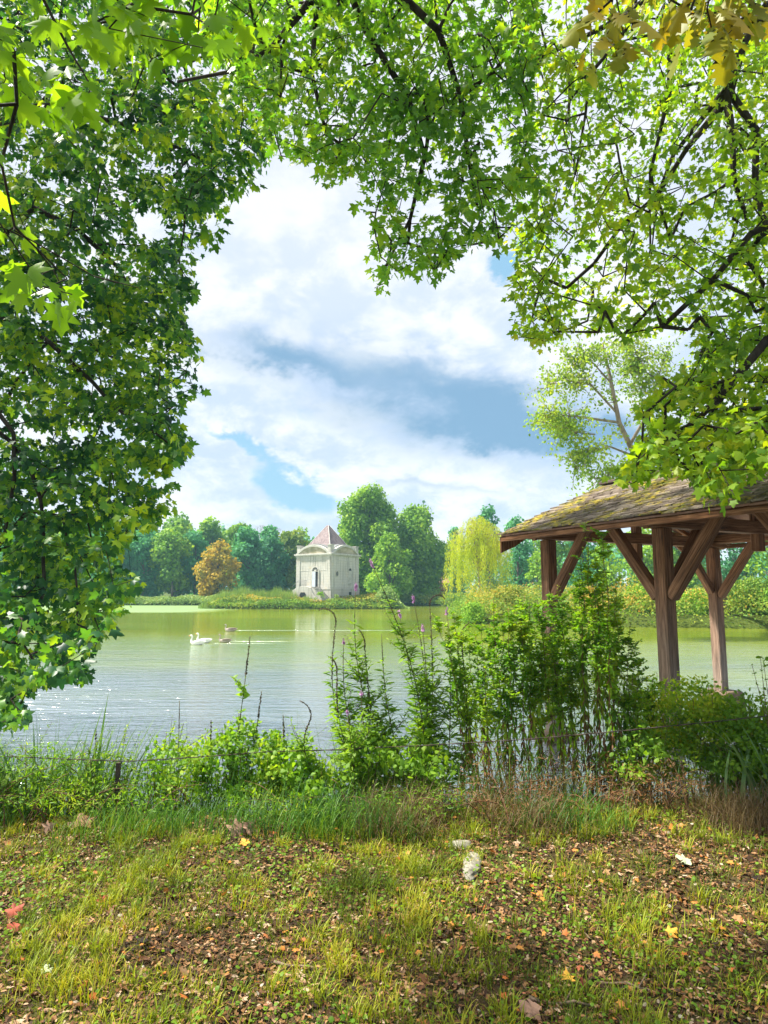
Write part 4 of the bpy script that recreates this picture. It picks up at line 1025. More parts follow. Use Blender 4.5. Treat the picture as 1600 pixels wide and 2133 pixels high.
limbsR = [([tb, tb + [-.1, 0, 3], tb + [-.5, .3, 5.5], tb + [-.9, .6, 8]], .28, .12),
          ([tb + [-.4, .2, 5], P(1640, -60, 5.6), P(1545, 80, 5.8), P(1508, 190, 6), P(1440, 300, 6.1), P(1370, 400, 6.3), P(1290, 480, 6.5), P(1180, 600, 6.8)], .075, .010),
          ([P(1510, 190, 6), P(1525, 270, 6), P(1530, 380, 6), P(1560, 470, 6)], .042, .018), ([P(1512, 180, 6), P(1555, 280, 6.1), P(1575, 400, 6.1), P(1600, 480, 6)], .035, .012),
          ([P(1500, 200, 6), P(1400, 330, 6.4), P(1360, 430, 6.4)], .03, .01), ([tb + [-.4, .2, 5.2], P(1500, -100, 6), P(1300, 30, 6.4), P(1190, 95, 6.6), P(1100, 135, 6.8), P(1000, 185, 7), P(930, 200, 7)], .07, .012),
          ([P(1330, 20, 6.2), P(1240, 150, 6.4), P(1215, 300, 6.6), P(1170, 440, 6.8)], .022, .008), ([P(1400, 10, 6.2), P(1380, 200, 6.4), P(1350, 420, 6.6), P(1355, 520, 6.6)], .018, .006),
          ([tb + [0, .1, 3.2], P(1700, 640, 5.2), P(1590, 700, 5.2), P(1530, 790, 5.2), P(1450, 880, 5.3), P(1380, 920, 5.4)], .05, .010), ([tb + [0, .1, 4], P(1700, 420, 5.5), P(1560, 480, 5.6), P(1480, 590, 5.8), P(1380, 680, 6)], .05, .01)]
acc, dirs = grow([([np.array(q) for q in a], r0, r1) for a, r0, r1 in limbsR], clR)
acc.build('trunk', M_bark, rootR, smooth=True).matrix_parent_inverse = Matrix.Translation(-Vector(tb))
la = Acc(); la.add(*canopy_leaves(clR, dirs, 19, .064, .23, MAPLE_LO, face=(-.1, -.25, .85), rnd=.5, keep=keeper(polyR, holesR, 12)))
la.build('crown', M_mapleR, rootR).matrix_parent_inverse = Matrix.Translation(-Vector(tb))

# --- overhead maple: branches cross the top of the view
polyM = [(420, -400), (400, 60), (520, 200), (560, 300), (575, 322), (640, 340), (672, 360), (676, 388), (705, 380), (738, 368), (748, 400), (732, 415), (770, 450), (782, 495), (762, 545), (765, 600), (790, 632), (812, 610), (822, 570), (870, 568), (930, 582),
         (942, 545), (968, 520), (1010, 505), (1056, 520), (1070, 450), (1110, 440), (1130, 380), (1110, 200), (1150, -400)]
holesM = [(700, 290, 8), (905, 430, 22), (790, 395, 12), (860, 410, 14), (620, 30, 8), (590, 235, 14), (560, 170, 10), (850, 470, 10), (1050, 330, 22), (1030, 280, 14), (680, 130, 6), (920, 80, 10), (1060, 30, 12), (820, 150, 10)]
def densM(pts): return np.where(pts[:, 1] > 400, .5, .55) * np.where((pts[:, 0] < 640) & (pts[:, 1] < 130), .7, 1)
clM = sample_px(polyM, 560, lambda x, y: RNG.uniform(5.0, 6.8), holesM, densM, box=(400, -130, 1140, 635))
tb = np.array([-2.6, -3.6, 0.0])
rootM = empty('maple_tree', tuple(tb)); tag(rootM, 'maple whose star-leaved branches hang from overhead at the top centre of the view', 'maple')
ext_shade = np.concatenate([np.stack([RNG.uniform(-4.5, 3.0, 60), RNG.uniform(-3.5, 3.0, 60), RNG.uniform(6.3, 8.5, 60)], -1),
                      np.stack([RNG.uniform(-8.0, -1.0, 120), RNG.uniform(1.5, 5.0, 120), RNG.uniform(7.1, 9.0, 120)], -1)])  # unseen clusters; second batch added out of view to dapple the foreground with shade
limbsM = [([tb, tb + [.1, .2, 3], tb + [.4, .8, 6], tb + [.6, 1.2, 8.5]], .32, .14),
          ([tb + [.4, .7, 5.6], np.array([-1.2, 0, 7.6]), P(560, -500, 3.6), P(640, -120, 5), P(660, 10, 5.4), P(560, 95, 5.6), P(490, 145, 5.8), P(370, 170, 6)], .14, .014),
          ([P(640, -150, 4.8), P(760, 50, 5.4), P(850, 200, 5.8), P(880, 330, 6), P(850, 450, 6.2), P(800, 560, 6.2)], .04, .008),
          ([P(700, -150, 4.8), P(900, 60, 5.4), P(960, 200, 5.8), P(980, 330, 6), P(1000, 460, 6.2)], .04, .008), ([P(660, 10, 5.4), P(640, 150, 5.6), P(680, 280, 5.8)], .02, .006), ([tb + [.5, 1.0, 7.2], np.array([-3.5, 0, 8.0]), np.array([-5, 2.5, 8.2]), np.array([-6, 4.5, 8.0])], .08, .02)]
acc, dirs = grow([([np.array(q) for q in a], r0, r1) for a, r0, r1 in limbsM], np.concatenate([clM, ext_shade]))
acc.build('trunk', M_bark, rootM, smooth=True).matrix_parent_inverse = Matrix.Translation(-Vector(tb))
la = Acc(); la.add(*canopy_leaves(np.concatenate([clM, ext_shade]), dirs, 19, .072, .24, MAPLE, face=(0, -.3, .8), rnd=.5, keep=keeper(polyM, holesM, 12)))
la.build('crown', M_mapleM, rootM).matrix_parent_inverse = Matrix.Translation(-Vector(tb))

# --- near bright maple bough, top left, and oak bough, top right
polyN = [(-300, -300), (620, -300), (600, 40), (480, 90), (420, 150), (330, 130), (290, 200), (230, 260), (170, 230), (120, 200), (125, 320), (70, 310), (10, 350), (0, 400), (50, 440), (60, 560), (150, 600), (170, 640), (60, 630), (15, 620), (0, 540), (-60, 500), (-250, 300)]
def dN(x, y): return RNG.uniform(2.7, 3.9)
clN = sample_px(polyN, 105, dN, box=(-250, -250, 600, 640)); clN2 = np.array([P(x, y, RNG.uniform(3.6, 4.4)) for x, y in ((245, 590), (290, 600), (30, 600), (20, 480), (30, 420), (60, 500), (110, 560), (10, 560), (130, 600))])
clN = np.concatenate([clN, clN2]); tb = np.array([-4.6, -1.2, 0.0])
rootN = empty('maple_tree', tuple(tb)); tag(rootN, 'maple bough with large sunlit yellow-green leaves close to the lens at the top left', 'maple')
limbsN = [([tb, tb + [.1, .2, 3], tb + [.4, .8, 5]], .24, .12), ([tb + [.2, .5, 3.6], np.array([-3.2, 1.5, 4.6]), P(-200, -150, 3.2), P(60, -60, 3.2), P(250, 20, 3.2), P(400, 30, 3.3)], .07, .008),
          ([P(-100, -50, 3.1), P(40, 100, 3.1), P(50, 220, 3.2), P(20, 340, 3.4), P(30, 480, 3.7), P(140, 580, 3.9)], .014, .004), ([P(60, -60, 3.2), P(140, 80, 3.2), P(190, 180, 3.2)], .01, .003), ([P(30, 480, 3.7), P(200, 580, 4), P(290, 600, 4)], .005, .003)]
acc, dirs = grow([([np.array(q) for q in a], r0, r1) for a, r0, r1 in limbsN], clN, r_tip=.0025)
acc.build('trunk', M_bark, rootN, smooth=True).matrix_parent_inverse = Matrix.Translation(-Vector(tb))
la = Acc(); la.add(*canopy_leaves(clN, dirs, 6, .125, .15, MAPLE, face=(0, -.5, .7), rnd=.35, keep=keeper(polyN, (), 6), droop=.9))
la.build('crown', M_mapleN, rootN).matrix_parent_inverse = Matrix.Translation(-Vector(tb))

polyO = [(1130, -200), (1200, 60), (1220, 140), (1280, 150), (1340, 140), (1370, 60), (1480, 120), (1560, 60), (1700, -200)]
clO = sample_px(polyO, 30, lambda x, y: RNG.uniform(2.5, 3.3), box=(1120, -200, 1650, 140)); tb = np.array([4.4, -1.6, 0.0])
rootO = empty('oak_tree', tuple(tb)); tag(rootO, 'oak bough with lobed yellowing brown leaves close to the lens at the top right', 'oak')
limbsO = [([tb, tb + [0, .2, 3], tb + [-.2, .6, 5.5]], .26, .14), ([tb + [0, .3, 3.6], np.array([3, .8, 4.6]), P(1750, -250, 2.7), P(1500, -60, 2.8), P(1300, 0, 2.9), P(1230, 40, 2.9)], .06, .006)]
acc, dirs = grow([([np.array(q) for q in a], r0, r1) for a, r0, r1 in limbsO], clO, r_tip=.0025)
acc.build('trunk', M_bark, rootO, smooth=True).matrix_parent_inverse = Matrix.Translation(-Vector(tb))
la = Acc(); la.add(*canopy_leaves(clO, dirs, 7, .14, .12, OAK, face=(0, -.5, .6), rnd=.4, keep=keeper(polyO, (), 10), droop=1.2))
la.build('crown', M_oak, rootO).matrix_parent_inverse = Matrix.Translation(-Vector(tb))
# ================================================================== bank plants
M_blade = leaf_mat('leaf_grass', [(.045, .09, .008), (.13, .19, .012), (.30, .36, .015), (.52, .42, .05)], trans=.35, noise_scale=2.2, tcol=(1.3, 1.2, .5), nmix=.55)
M_bladeb = leaf_mat('leaf_grass_bank', [(.025, .09, .015), (.05, .15, .02), (.10, .23, .025), (.22, .30, .04)], trans=.35, noise_scale=1.6, tcol=(1.3, 1.2, .5))
M_straw = leaf_mat('leaf_straw', [(.06, .04, .018), (.13, .085, .035), (.25, .18, .08)], trans=.25, noise_scale=3, tcol=(1.1, 1, .7))
M_weed = leaf_mat('leaf_weed', [(.05, .15, .015), (.12, .27, .02), (.24, .40, .025), (.42, .48, .03)], trans=.5, tcol=(1.4, 1.4, .4), noise_scale=3)
M_weedl = leaf_mat('leaf_weed_light', [(.09, .21, .018), (.17, .32, .025), (.28, .42, .035)], trans=.5, tcol=(1.4, 1.35, .4), noise_scale=3)
M_bram = leaf_mat('leaf_bramble', [(.08, .18, .015), (.17, .32, .02), (.34, .46, .03), (.55, .50, .04)], trans=.55, tcol=(1.5, 1.4, .4), noise_scale=4)
M_wither = leaf_mat('leaf_withered', [(.05, .07, .015), (.12, .10, .025), (.22, .10, .04), (.30, .17, .06)], trans=.3, tcol=(1.2, 1, .6), noise_scale=4)
M_stem = flat_mat('green_stem', (.07, .10, .02), (.13, .08, .04), 10); M_stemb = flat_mat('brown_stem', (.16, .07, .035), (.08, .05, .025), 10)
M_seed = flat_mat('seed_spike', (.07, .06, .05), (.14, .10, .08), 60); M_purple = leaf_mat('purple_petal', [(.40, .20, .42), (.55, .30, .54), (.62, .40, .60)], trans=.4, tcol=(1.1, 1, 1.1), noise_scale=4)

def stem_curve(base, top, bow, k=14):
    base, top, bow = map(np.array, (base, top, bow)); t_ = np.linspace(0, 1, k)[:, None]
    return base + (top - base) * t_ + bow * np.sin(np.pi * t_) 
def along(c, f):
    f = np.clip(f, 0, 1) * (len(c) - 1); i = np.minimum(f.astype(int), len(c) - 2); return c[i] + (c[i + 1] - c[i]) * (f - i)[:, None]
def stem_leaves(acc, c, f0, f1, n, size, tpl, rg, out=1.0, lift=.35, w=None, taper=.5):
    """opposite leaves along part of a stem"""
    f = np.linspace(f0, f1, n) + rg.normal(size=n) * .01; p_ = along(c, f); a = np.arange(n) * 1.57 + rg.normal(size=n) * .5
    for s in (0, math.pi):
        d = np.stack([np.cos(a + s) * out, np.sin(a + s) * out, np.full(n, lift) + rg.normal(size=n) * .35], -1)
        sc = size * (1 - taper * ((f - f0) / max(.01, f1 - f0))) * rg.uniform(.7, 1.25, n)
        acc.add(*scatter(tpl, p_, frames(d, np.array([0, 0, 1.]) + rg.normal(size=(n, 3)) * .45), sc))
def spike(acc, c, r, rg, dens=260):
    L_ = np.linalg.norm(np.diff(c, axis=0), axis=1).sum(); n = int(L_ * dens); f = rg.random(n); p_ = along(c, f); d = rdirs(n)
    acc.add(*scatter(CHIP, p_ + d * r * .6, frames(d, rdirs(n)), r * 1.5 * (1.2 - .7 * f)))

# purple loosestrife: leafy stems with flower and seed spikes
LS = [  # base px x, list of stems (top px, top py, dist, kind)
    (880, 5.55, [(770, 1165, 5.5, 'f', 40), (742, 1215, 5.6, 'f', -60), (795, 1320, 5.5, 'g', -25)], 'tall leaning purple loosestrife with two flower tips reaching up in front of the trees'),
    (865, 5.75, [(860, 1240, 5.8, 'f', 30), (895, 1260, 5.8, 'c', 20), (830, 1270, 5.7, 'f', 10), (880, 1300, 5.7, 'f', 15)], 'upright purple loosestrife with several pink tips in the middle of the bank'),
    (850, 5.6, [(700, 1295, 5.5, 'c', -60), (716, 1330, 5.5, 'f', -45), (760, 1345, 5.5, 'c', -20)], 'purple loosestrife leaning left with curled brown seed spikes'),
    (925, 5.7, [(930, 1265, 5.8, 'f', 15), (960, 1330, 5.8, 'c', 20)], 'purple loosestrife with one pink tip left of the dense green stand'),
    (840, 5.5, [(752, 1440, 5.3, 'f', -20), (702, 1400, 5.3, 'c', -40)], 'short purple loosestrife whose reddish spike stands low over the water'),
    (760, 5.3, [(648, 1495, 5.1, 'c', -50), (724, 1480, 5.1, 'f', 0)], 'low bent stem with fuzzy purple spike lying over the water'),
]
rg = np.random.default_rng(21)
for bx, by, stems, lb in LS:
    x0 = at(bx, by)[0]; zb = gh(x0, by); root = empty('purple_loosestrife', (x0, by, zb)); tag(root, lb, 'wildflower'); b0 = np.array([x0, by, zb]); T_ = -Vector(b0)
    sa, lv = Acc(), Acc()
    for tx, ty, td, kd, bw in stems:
        fl, sd = Acc(), Acc(); top = P(tx, ty, td); base = b0 + [rg.normal() * .05, rg.normal() * .05, 0]; bow = np.array([bw / 243, 0, .05])
        c = stem_curve(base, top, bow); L_ = np.linalg.norm(top - base)
        sa.add(*path_tube(c, [.007 * (1 - .7 * i / 13) for i in range(14)], 5))
        stem_leaves(lv, c, .2, .84, int(34 * L_), .15, LANCE, rg, lift=.25)
        for _ in range(int(7 * L_)):      # leafy side shoots
            f = rg.uniform(.25, .7); s = along(c, np.array([f]))[0]; a = rg.uniform(0, 6.28); e = s + np.array([math.cos(a) * .16, math.sin(a) * .1, rg.uniform(.10, .26)])
            c2 = stem_curve(s, e, (0, 0, -.02), 6); sa.add(*path_tube(c2, [.003, .003, .003, .002, .002, .001], 4)); stem_leaves(lv, c2, .1, 1, 9, .085, LANCE, rg)
        up_ = along(c, np.linspace(.72, 1, 10))
        if kd == 'c':
            q = np.linspace(0, 1, 12); sgn = -1 if bw < 0 else 1; r_ = rg.uniform(.035, .09); a = -math.pi * .1 + q * math.pi * rg.uniform(.35, 1.1)
            curl = top + np.stack([sgn * (r_ - r_ * np.cos(a)) * 1.6, 0 * a, r_ * np.sin(a) * 1.4 + .05 * q], -1) - [0, 0, 0]
            up_ = np.concatenate([up_, curl[1:]]); sa.add(*path_tube(curl, np.full(12, .003), 4)); spike(sd, up_, .009, rg, 420)
        elif kd == 'f': spike(sd, up_[:8], .006, rg, 380); spike(fl, up_[8:], .015, rg, 420)
        else: spike(sd, up_[4:], .007, rg, 300)
        for nm, A_, mm in (('flower_spike', fl, M_purple), ('seed_spike', sd, M_seed)):
            if A_.V: A_.build(nm, mm, root).matrix_parent_inverse = Matrix.Translation(T_)
    for nm, A_, mm in (('stem', sa, M_stem), ('leaves', lv, M_weedl)):
        if A_.V: A_.build(nm, mm, root).matrix_parent_inverse = Matrix.Translation(T_)
def seeds(px0, px1, py0, py1, d, lb, sd_, r=.010):
    rg = np.random.default_rng(sd_); b_ = np.array([*at(px0, d), gh(*at(px0, d))]); root = empty('bank_weed', tuple(b_)); tag(root, lb, 'weed')
    c = stem_curve(b_, P(px1, py1, d), (.03, 0, 0)); A_, B_, C_ = Acc(), Acc(), Acc()
    A_.add(*path_tube(c, [.006 * (1 - .6 * i / 13) for i in range(14)], 5)); spike(B_, along(c, np.linspace(.8, 1, 8)), r, rg, 420); stem_leaves(C_, c, .2, .78, 16, .10, HEART if sd_ % 2 else LANCE, rg)
    for _ in range(5):
        f = rg.uniform(.3, .75); s = along(c, np.array([f]))[0]; e = s + np.array([rg.normal() * .14, rg.normal() * .08, rg.uniform(.05, .2)]); c2 = stem_curve(s, e, (0, 0, 0), 6); A_.add(*path_tube(c2, np.full(6, .0025), 4)); stem_leaves(C_, c2, .1, 1, 7, .07, HEART if sd_ % 2 else LANCE, rg)
    for nm, Q, mm in (('stem', A_, M_stem), ('seed_spike', B_, M_seed), ('leaves', C_, M_weedl)): Q.build(nm, mm, root).matrix_parent_inverse = Matrix.Translation(-Vector(b_))
seeds(470, 521, 1650, 1325, 5.4, 'tall leafy weed with a dark brown seed spike pointing at the geese', 1)
seeds(500, 545, 1650, 1440, 5.4, 'heart-leaved weed twining just right of the dark seed spike', 3)
seeds(430, 440, 1650, 1500, 5.3, 'broad-leaved weed left of the dark seed spike', 5)
seeds(370, 374, 1650, 1460, 5.5, 'thin pagoda-like weed with grey-green whorls right of the fence stake', 2, .006)
seeds(585, 590, 1650, 1490, 5.3, 'leafy weed above the dark ivy clump', 7)
seeds(205, 200, 1650, 1520, 5.4, 'small pale green weed in front of the water between reed blades at left', 9)

# dense stand of tall weeds right of centre: each plant has leafy top and withered foot
rg = np.random.default_rng(8)
stand = []
SP = [(955, 1290, 'leftmost'), (985, 1275, ''), (1010, 1300, ''), (1035, 1250, ''), (1062, 1285, ''), (1085, 1240, ''), (1110, 1262, ''), (1135, 1230, ''), (1160, 1268, ''), (1182, 1215, ''), (1205, 1185, ''), (1238, 1085, 'tallest'),
      (1252, 1190, ''), (1272, 1240, ''), (1292, 1290, ''), (1315, 1330, ''), (1338, 1400, '')]
side_lb = ['at the left edge of the stand beside the loosestrife', 'with an orange tinged tip near the left of the stand', 'third from the left of the stand', 'in front of the yellow willow bank', 'below the left pavilion post, left one',
           'with a broad leafy head under the pavilion corner', 'in front of the left pavilion post', 'just right of the left pavilion post', 'in the middle of the stand under the pavilion beam', 'left neighbour of the tall column',
           'directly left of the tallest shoot', 'tallest of the stand, its tip crossing the pavilion beam', 'directly right of the tallest shoot', 'on the right flank of the tall column', 'hanging its leaves right of the tall column', 'low at the right of the stand, over bright water', 'short and last on the right before the near pavilion post']
for (tx, ty, _), lb in zip(SP, side_lb):
    d0 = rg.uniform(5.55, 6.1); bx = tx + rg.uniform(-14, 14) - (tx - 1150) * .05; x0 = at(bx, d0)[0]; z0 = max(gh(x0, d0), WATER); b_ = np.array([x0, d0, z0])
    root = empty('tall_weed', tuple(b_)); tag(root, 'tall leafy bank weed ' + lb, 'weed', 'tall weeds in the dense stand by the pavilion'); sa, lv, wi = Acc(), Acc(), Acc()
    dn_ = rg.uniform(.5, 1.05)
    for k in range(rg.integers(3, 6)):
        top = P(tx + rg.normal() * 19, ty + abs(rg.normal()) * 55 * (k > 0), d0 + rg.normal() * .12); base = b_ + [rg.normal() * .07, rg.normal() * .07, 0]
        c = stem_curve(base, top, (rg.normal() * .05, 0, 0)); c[1:-1] += rg.normal(size=(12, 3)) * .012; L_ = np.linalg.norm(top - base); sa.add(*path_tube(c, [.0045 * (1 - .6 * i / 13) for i in range(14)], 5))
        stem_leaves(lv, c, .48, 1.0, int(15 * L_), .07, LANCE, rg, lift=.2)
        stem_leaves(lv, c, .34, .7, int(5 * L_), .105, LANCE, rg, out=.4, lift=-.9, taper=0)
        stem_leaves(wi, c, .08, .5, int(8 * L_), .065, LANCE, rg, out=.35, lift=-1.0, taper=0)
        for _ in range(int(14 * L_ * dn_)):
            f = rg.uniform(.5, .98); s = along(c, np.array([f]))[0]; a = rg.uniform(0, 6.28); e = s + np.array([math.cos(a) * .15, math.sin(a) * .13, rg.uniform(.02, .18)]) * (1.5 - f)
            c2 = stem_curve(s, e, (0, 0, .01), 6); lv_n = 8; sa.add(*path_tube(c2, np.full(6, .0015), 4)); stem_leaves(lv, c2, .15, 1, lv_n, .046, OVAL, rg)
    for nm, Q, mm in (('stem', sa, M_stemb), ('leaves', lv, M_weed), ('withered_leaves', wi, M_wither)): Q.build(nm, mm, root).matrix_parent_inverse = Matrix.Translation(-Vector(b_))

# reed and iris blades
def iris(px, Y, n, h0, h1, lb, seed, lean=(0, 0), w=.028, curve=(.1, 1.0), mat=None):
    n = int(n * 1.7); w *= 1.35; rg = np.random.default_rng(seed); x, y = at(px, Y); z = max(gh(x, y), WATER)
    base = np.stack([x + rg.normal(size=n) * .09, y + rg.normal(size=n) * .07, np.full(n, z)], -1); dr = rg.normal(size=(n, 2)) * [1, .5] + lean
    V, F = blades(base, dr, rg.uniform(h0, h1, n), w * rg.uniform(.6, 1.2, n), rg.uniform(*curve, n), 7)
    return tag(tri_mesh('iris_clump', V, F, mat or M_irs), lb, 'iris')
M_irs = leaf_mat('leaf_iris', [(.08, .17, .06), (.13, .24, .08), (.22, .32, .11)], trans=.3, noise_scale=5, tcol=(1.2, 1.2, .6))
iris(30, 5.0, 16, .5, .95, 'iris clump with arching blades at the left edge of the bank', 1, (-.4, 0), curve=(.5, 1.8), w=.045)
iris(110, 5.2, 12, .45, .85, 'iris clump of thin blades second from the left edge', 2, (.2, 0), curve=(.2, 1.4))
iris(205, 5.3, 13, .6, 1.15, 'iris clump with long blades slanting right, left of the fence stake', 3, (1.4, 0), curve=(.3, .9))
iris(255, 5.4, 12, .6, 1.25, 'iris clump with the longest slanting blades beside the fence stake', 4, (1.3, 0), curve=(.35, .9), w=.03)
iris(-60, 4.9, 12, .5, .9, 'iris clump just outside the left edge of the bank', 5, (.5, 0), curve=(.5, 1.6))
iris(1540, 5.1, 12, .4, .85, 'iris clump with pale arching blades in the right bramble', 6, (.3, 0), curve=(.4, 1.9), w=.026)
iris(1590, 5.4, 10, .5, .95, 'iris clump with upright dark blades at the right edge', 7, (.2, 0), curve=(.1, .8), w=.03)
iris(1475, 5.6, 6, .6, .95, 'small iris clump with stiff dark blades beside the far right post', 8, (.5, 0), curve=(.05, .6), w=.03)

# leafy thickets
def thicket(name, label, ells, n, size, mat, tpl, seed, cat='thicket', stems=40, out=.5):
    rg = np.random.default_rng(seed); b_ = np.array([ells[0][0], ells[0][1], gh(ells[0][0], ells[0][1])]); root = empty(name, tuple(b_)); tag(root, label, cat); lv, sa = Acc(), Acc()
    tot = sum(e[3] * e[5] for e in ells)
    for cx, cy, cz, rx, ry, rz in ells:
        m_ = int(n * rx * rz / tot); d = rdirs(m_); d[:, 2] = np.abs(d[:, 2]) * np.sign(d[:, 2] + .6); r_ = (1 - .5 * rg.random(m_) ** 2) * (1 + .10 * rg.normal(size=m_))
        pos = np.array([cx, cy, cz]) + d * r_[:, None] * [rx, ry, rz]; k = pos[:, 2] > ground_h(pos[:, 0], pos[:, 1]) - .02; pos, d = pos[k], d[k]; m_ = len(pos)
        lv.add(*scatter(tpl, pos, frames(rg.normal(size=(m_, 3)) + [0, 0, -.3], d * .6 + [0, -.2, .6] + rg.normal(size=(m_, 3)) * .5), size * rg.uniform(.55, 1.35, m_)))
        for _ in range(int(stems / len(ells))):
            e = np.array([cx, cy, cz]) + rdirs(1)[0] * [rx, ry, abs(rz)] * rg.uniform(.9, 1.25); e[2] = abs(e[2] - cz) + cz; s = np.array([cx + rg.normal() * rx * .4, cy + rg.normal() * ry * .4, min(cz, gh(cx, cy)) ])
            c = stem_curve(s, e, (0, 0, .08), 8); sa.add(*path_tube(c, [.005, .005, .004, .004, .003, .003, .002, .002], 4)); stem_leaves(lv, c, .35, 1, 8, size * .9, tpl, rg)
    lv.build('leaves', mat, root).matrix_parent_inverse = Matrix.Translation(-Vector(b_)); sa.build('stem', M_stemb, root).matrix_parent_inverse = Matrix.Translation(-Vector(b_)); return root
def E(px, py, Y, w, h_, dp=.35): c = P(px, py, Y); return (c[0], c[1], c[2], w / F_PX * Y / 2, dp, h_ / F_PX * Y / 2)
thicket('ivy_thicket', 'dark ivy-like thicket in the middle left of the bank', [E(600, 1600, 5.3, 110, 110), E(645, 1635, 5.2, 100, 90), E(560, 1570, 5.4, 60, 90), E(520, 1640, 5.3, 90, 60)], 2400, .036, M_weed, HEART, 1)
thicket('nettle_thicket', 'sparse light green thicket between the fence stake and the ivy', [E(450, 1590, 5.4, 130, 130), E(380, 1620, 5.3, 110, 80), E(500, 1540, 5.4, 70, 90), E(350, 1590, 5.4, 90, 100)], 1700, .034, M_weed, HEART, 2)
thicket('sedge_thicket', 'low green tangle below the iris blades at the left', [E(60, 1600, 5.1, 200, 90), E(190, 1610, 5.3, 140, 90), E(300, 1630, 5.4, 100, 60)], 1300, .045, M_weed, LANCE, 3)
thicket('bramble', 'bright green bramble mound in front of the near pavilion post', [E(1440, 1490, 5.9, 170, 150), E(1390, 1560, 5.8, 120, 120), E(1500, 1530, 5.7, 160, 140), E(1360, 1520, 6.0, 60, 80)], 8000, .032, M_bram, OVAL, 4, 'bramble')
thicket('bramble', 'dark green bramble mound filling the right edge of the bank', [E(1570, 1540, 5.5, 150, 170), E(1610, 1600, 5.3, 120, 130), E(1520, 1600, 5.5, 130, 100)], 7000, .034, M_weedl, OVAL, 5, 'bramble')
thicket('bramble', 'bramble outside the right edge of the view', [E(1750, 1560, 5.5, 220, 190)], 1200, .045, M_weed, ROUND, 15, 'bramble')
thicket('bank_weed', 'light green sprawling weeds at the foot of the loosestrife', [E(770, 1570, 5.4, 110, 100), E(840, 1590, 5.4, 100, 110), E(720, 1600, 5.3, 70, 70), E(900, 1600, 5.4, 90, 90)], 1500, .045, M_weedl, OVAL, 6, 'weed')
thicket('bank_weed', 'yellow-green weeds at the right foot of the tall stand', [E(1330, 1560, 5.6, 90, 110), E(1290, 1600, 5.5, 80, 80)], 900, .042, M_weedl, OVAL, 7, 'weed')
thicket('bank_weed', 'tangled reddish brown weeds at the foot of the tall stand', [E(1020, 1600, 5.5, 130, 110), E(1130, 1610, 5.5, 130, 100), E(1230, 1610, 5.5, 120, 100)], 1100, .042, M_wither, LANCE, 8, 'weed')
thicket('hanging_vine', 'thin vine with round leaves at the right edge in front of the water', [E(1600, 1385, 5.2, 50, 40, .1)], 9, .035, M_weedl, ROUND, 9, 'vine', 5)

thicket('bank_herbs', 'dark tangled green herbs along the top of the bank at left', [E(60, 1655, 4.95, 220, 60), E(190, 1660, 4.95, 200, 60), E(340, 1655, 5.0, 180, 60)], 2200, .035, M_weed, LANCE, 31, 'herbs')
thicket('bank_herbs', 'dark tangled green herbs along the top of the bank in the middle', [E(560, 1670, 4.95, 200, 60), E(720, 1670, 4.95, 200, 70), E(880, 1670, 4.95, 180, 60)], 2200, .035, M_weed, LANCE, 32, 'herbs')
thicket('bank_herbs', 'brown and green herbs on the bank in front of the tall stand', [E(1050, 1660, 5.0, 240, 70), E(1220, 1660, 5.0, 220, 70), E(1380, 1630, 5.1, 160, 80)], 2200, .032, M_wither, LANCE, 33, 'herbs')
def wisp(px, h0, n, lb, sd_):
    rg = np.random.default_rng(sd_); x, y = at(px, 5.35); z = gh(x, y); root = empty('wispy_weed', (x, y, z)); tag(root, lb, 'weed'); b_ = np.array([x, y, z]); sa, lv = Acc(), Acc()
    for k in range(n):
        base = b_ + [rg.normal() * .12, rg.normal() * .08, 0]; top = base + [rg.normal() * .16, rg.normal() * .1, h0 * rg.uniform(.55, 1.05)]
        c = stem_curve(base, top, (rg.normal() * .06, 0, 0)); sa.add(*path_tube(c, [.003 * (1 - .6 * i / 13) for i in range(14)], 4)); L_ = top[2] - base[2]
        stem_leaves(lv, c, .15, .98, int(26 * L_), .06, LANCE, rg, lift=.3)
        for _ in range(int(5 * L_)):
            f = rg.uniform(.3, .85); s = along(c, np.array([f]))[0]; e = s + np.array([rg.normal() * .12, rg.normal() * .08, rg.uniform(.05, .16)]); c2 = stem_curve(s, e, (0, 0, 0), 6)
            sa.add(*path_tube(c2, np.full(6, .0014), 4)); stem_leaves(lv, c2, .1, 1, 6, .032, OVAL, rg)
    for nm, Q, mm in (('stem', sa, M_stem), ('leaves', lv, M_weedl if sd_ % 2 else M_weed)): Q.build(nm, mm, root).matrix_parent_inverse = Matrix.Translation(-Vector(b_))
wisp(150, .8, 7, 'wispy leafy weed among the reed blades left of the fence stake', 1); wisp(320, .82, 7, 'wispy airy weed just right of the fence stake', 2); wisp(410, .88, 6, 'wispy weed rising against the bright water, left of the dark seed spike', 3)
wisp(660, .62, 6, 'wispy weed right of the dark ivy thicket', 4); wisp(740, .70, 7, 'wispy weed at the left foot of the loosestrife', 5); wisp(1350, .8, 6, 'wispy weed in front of the near pavilion post', 6); wisp(60, .85, 6, 'wispy weed at the far left of the bank among arching blades', 7)
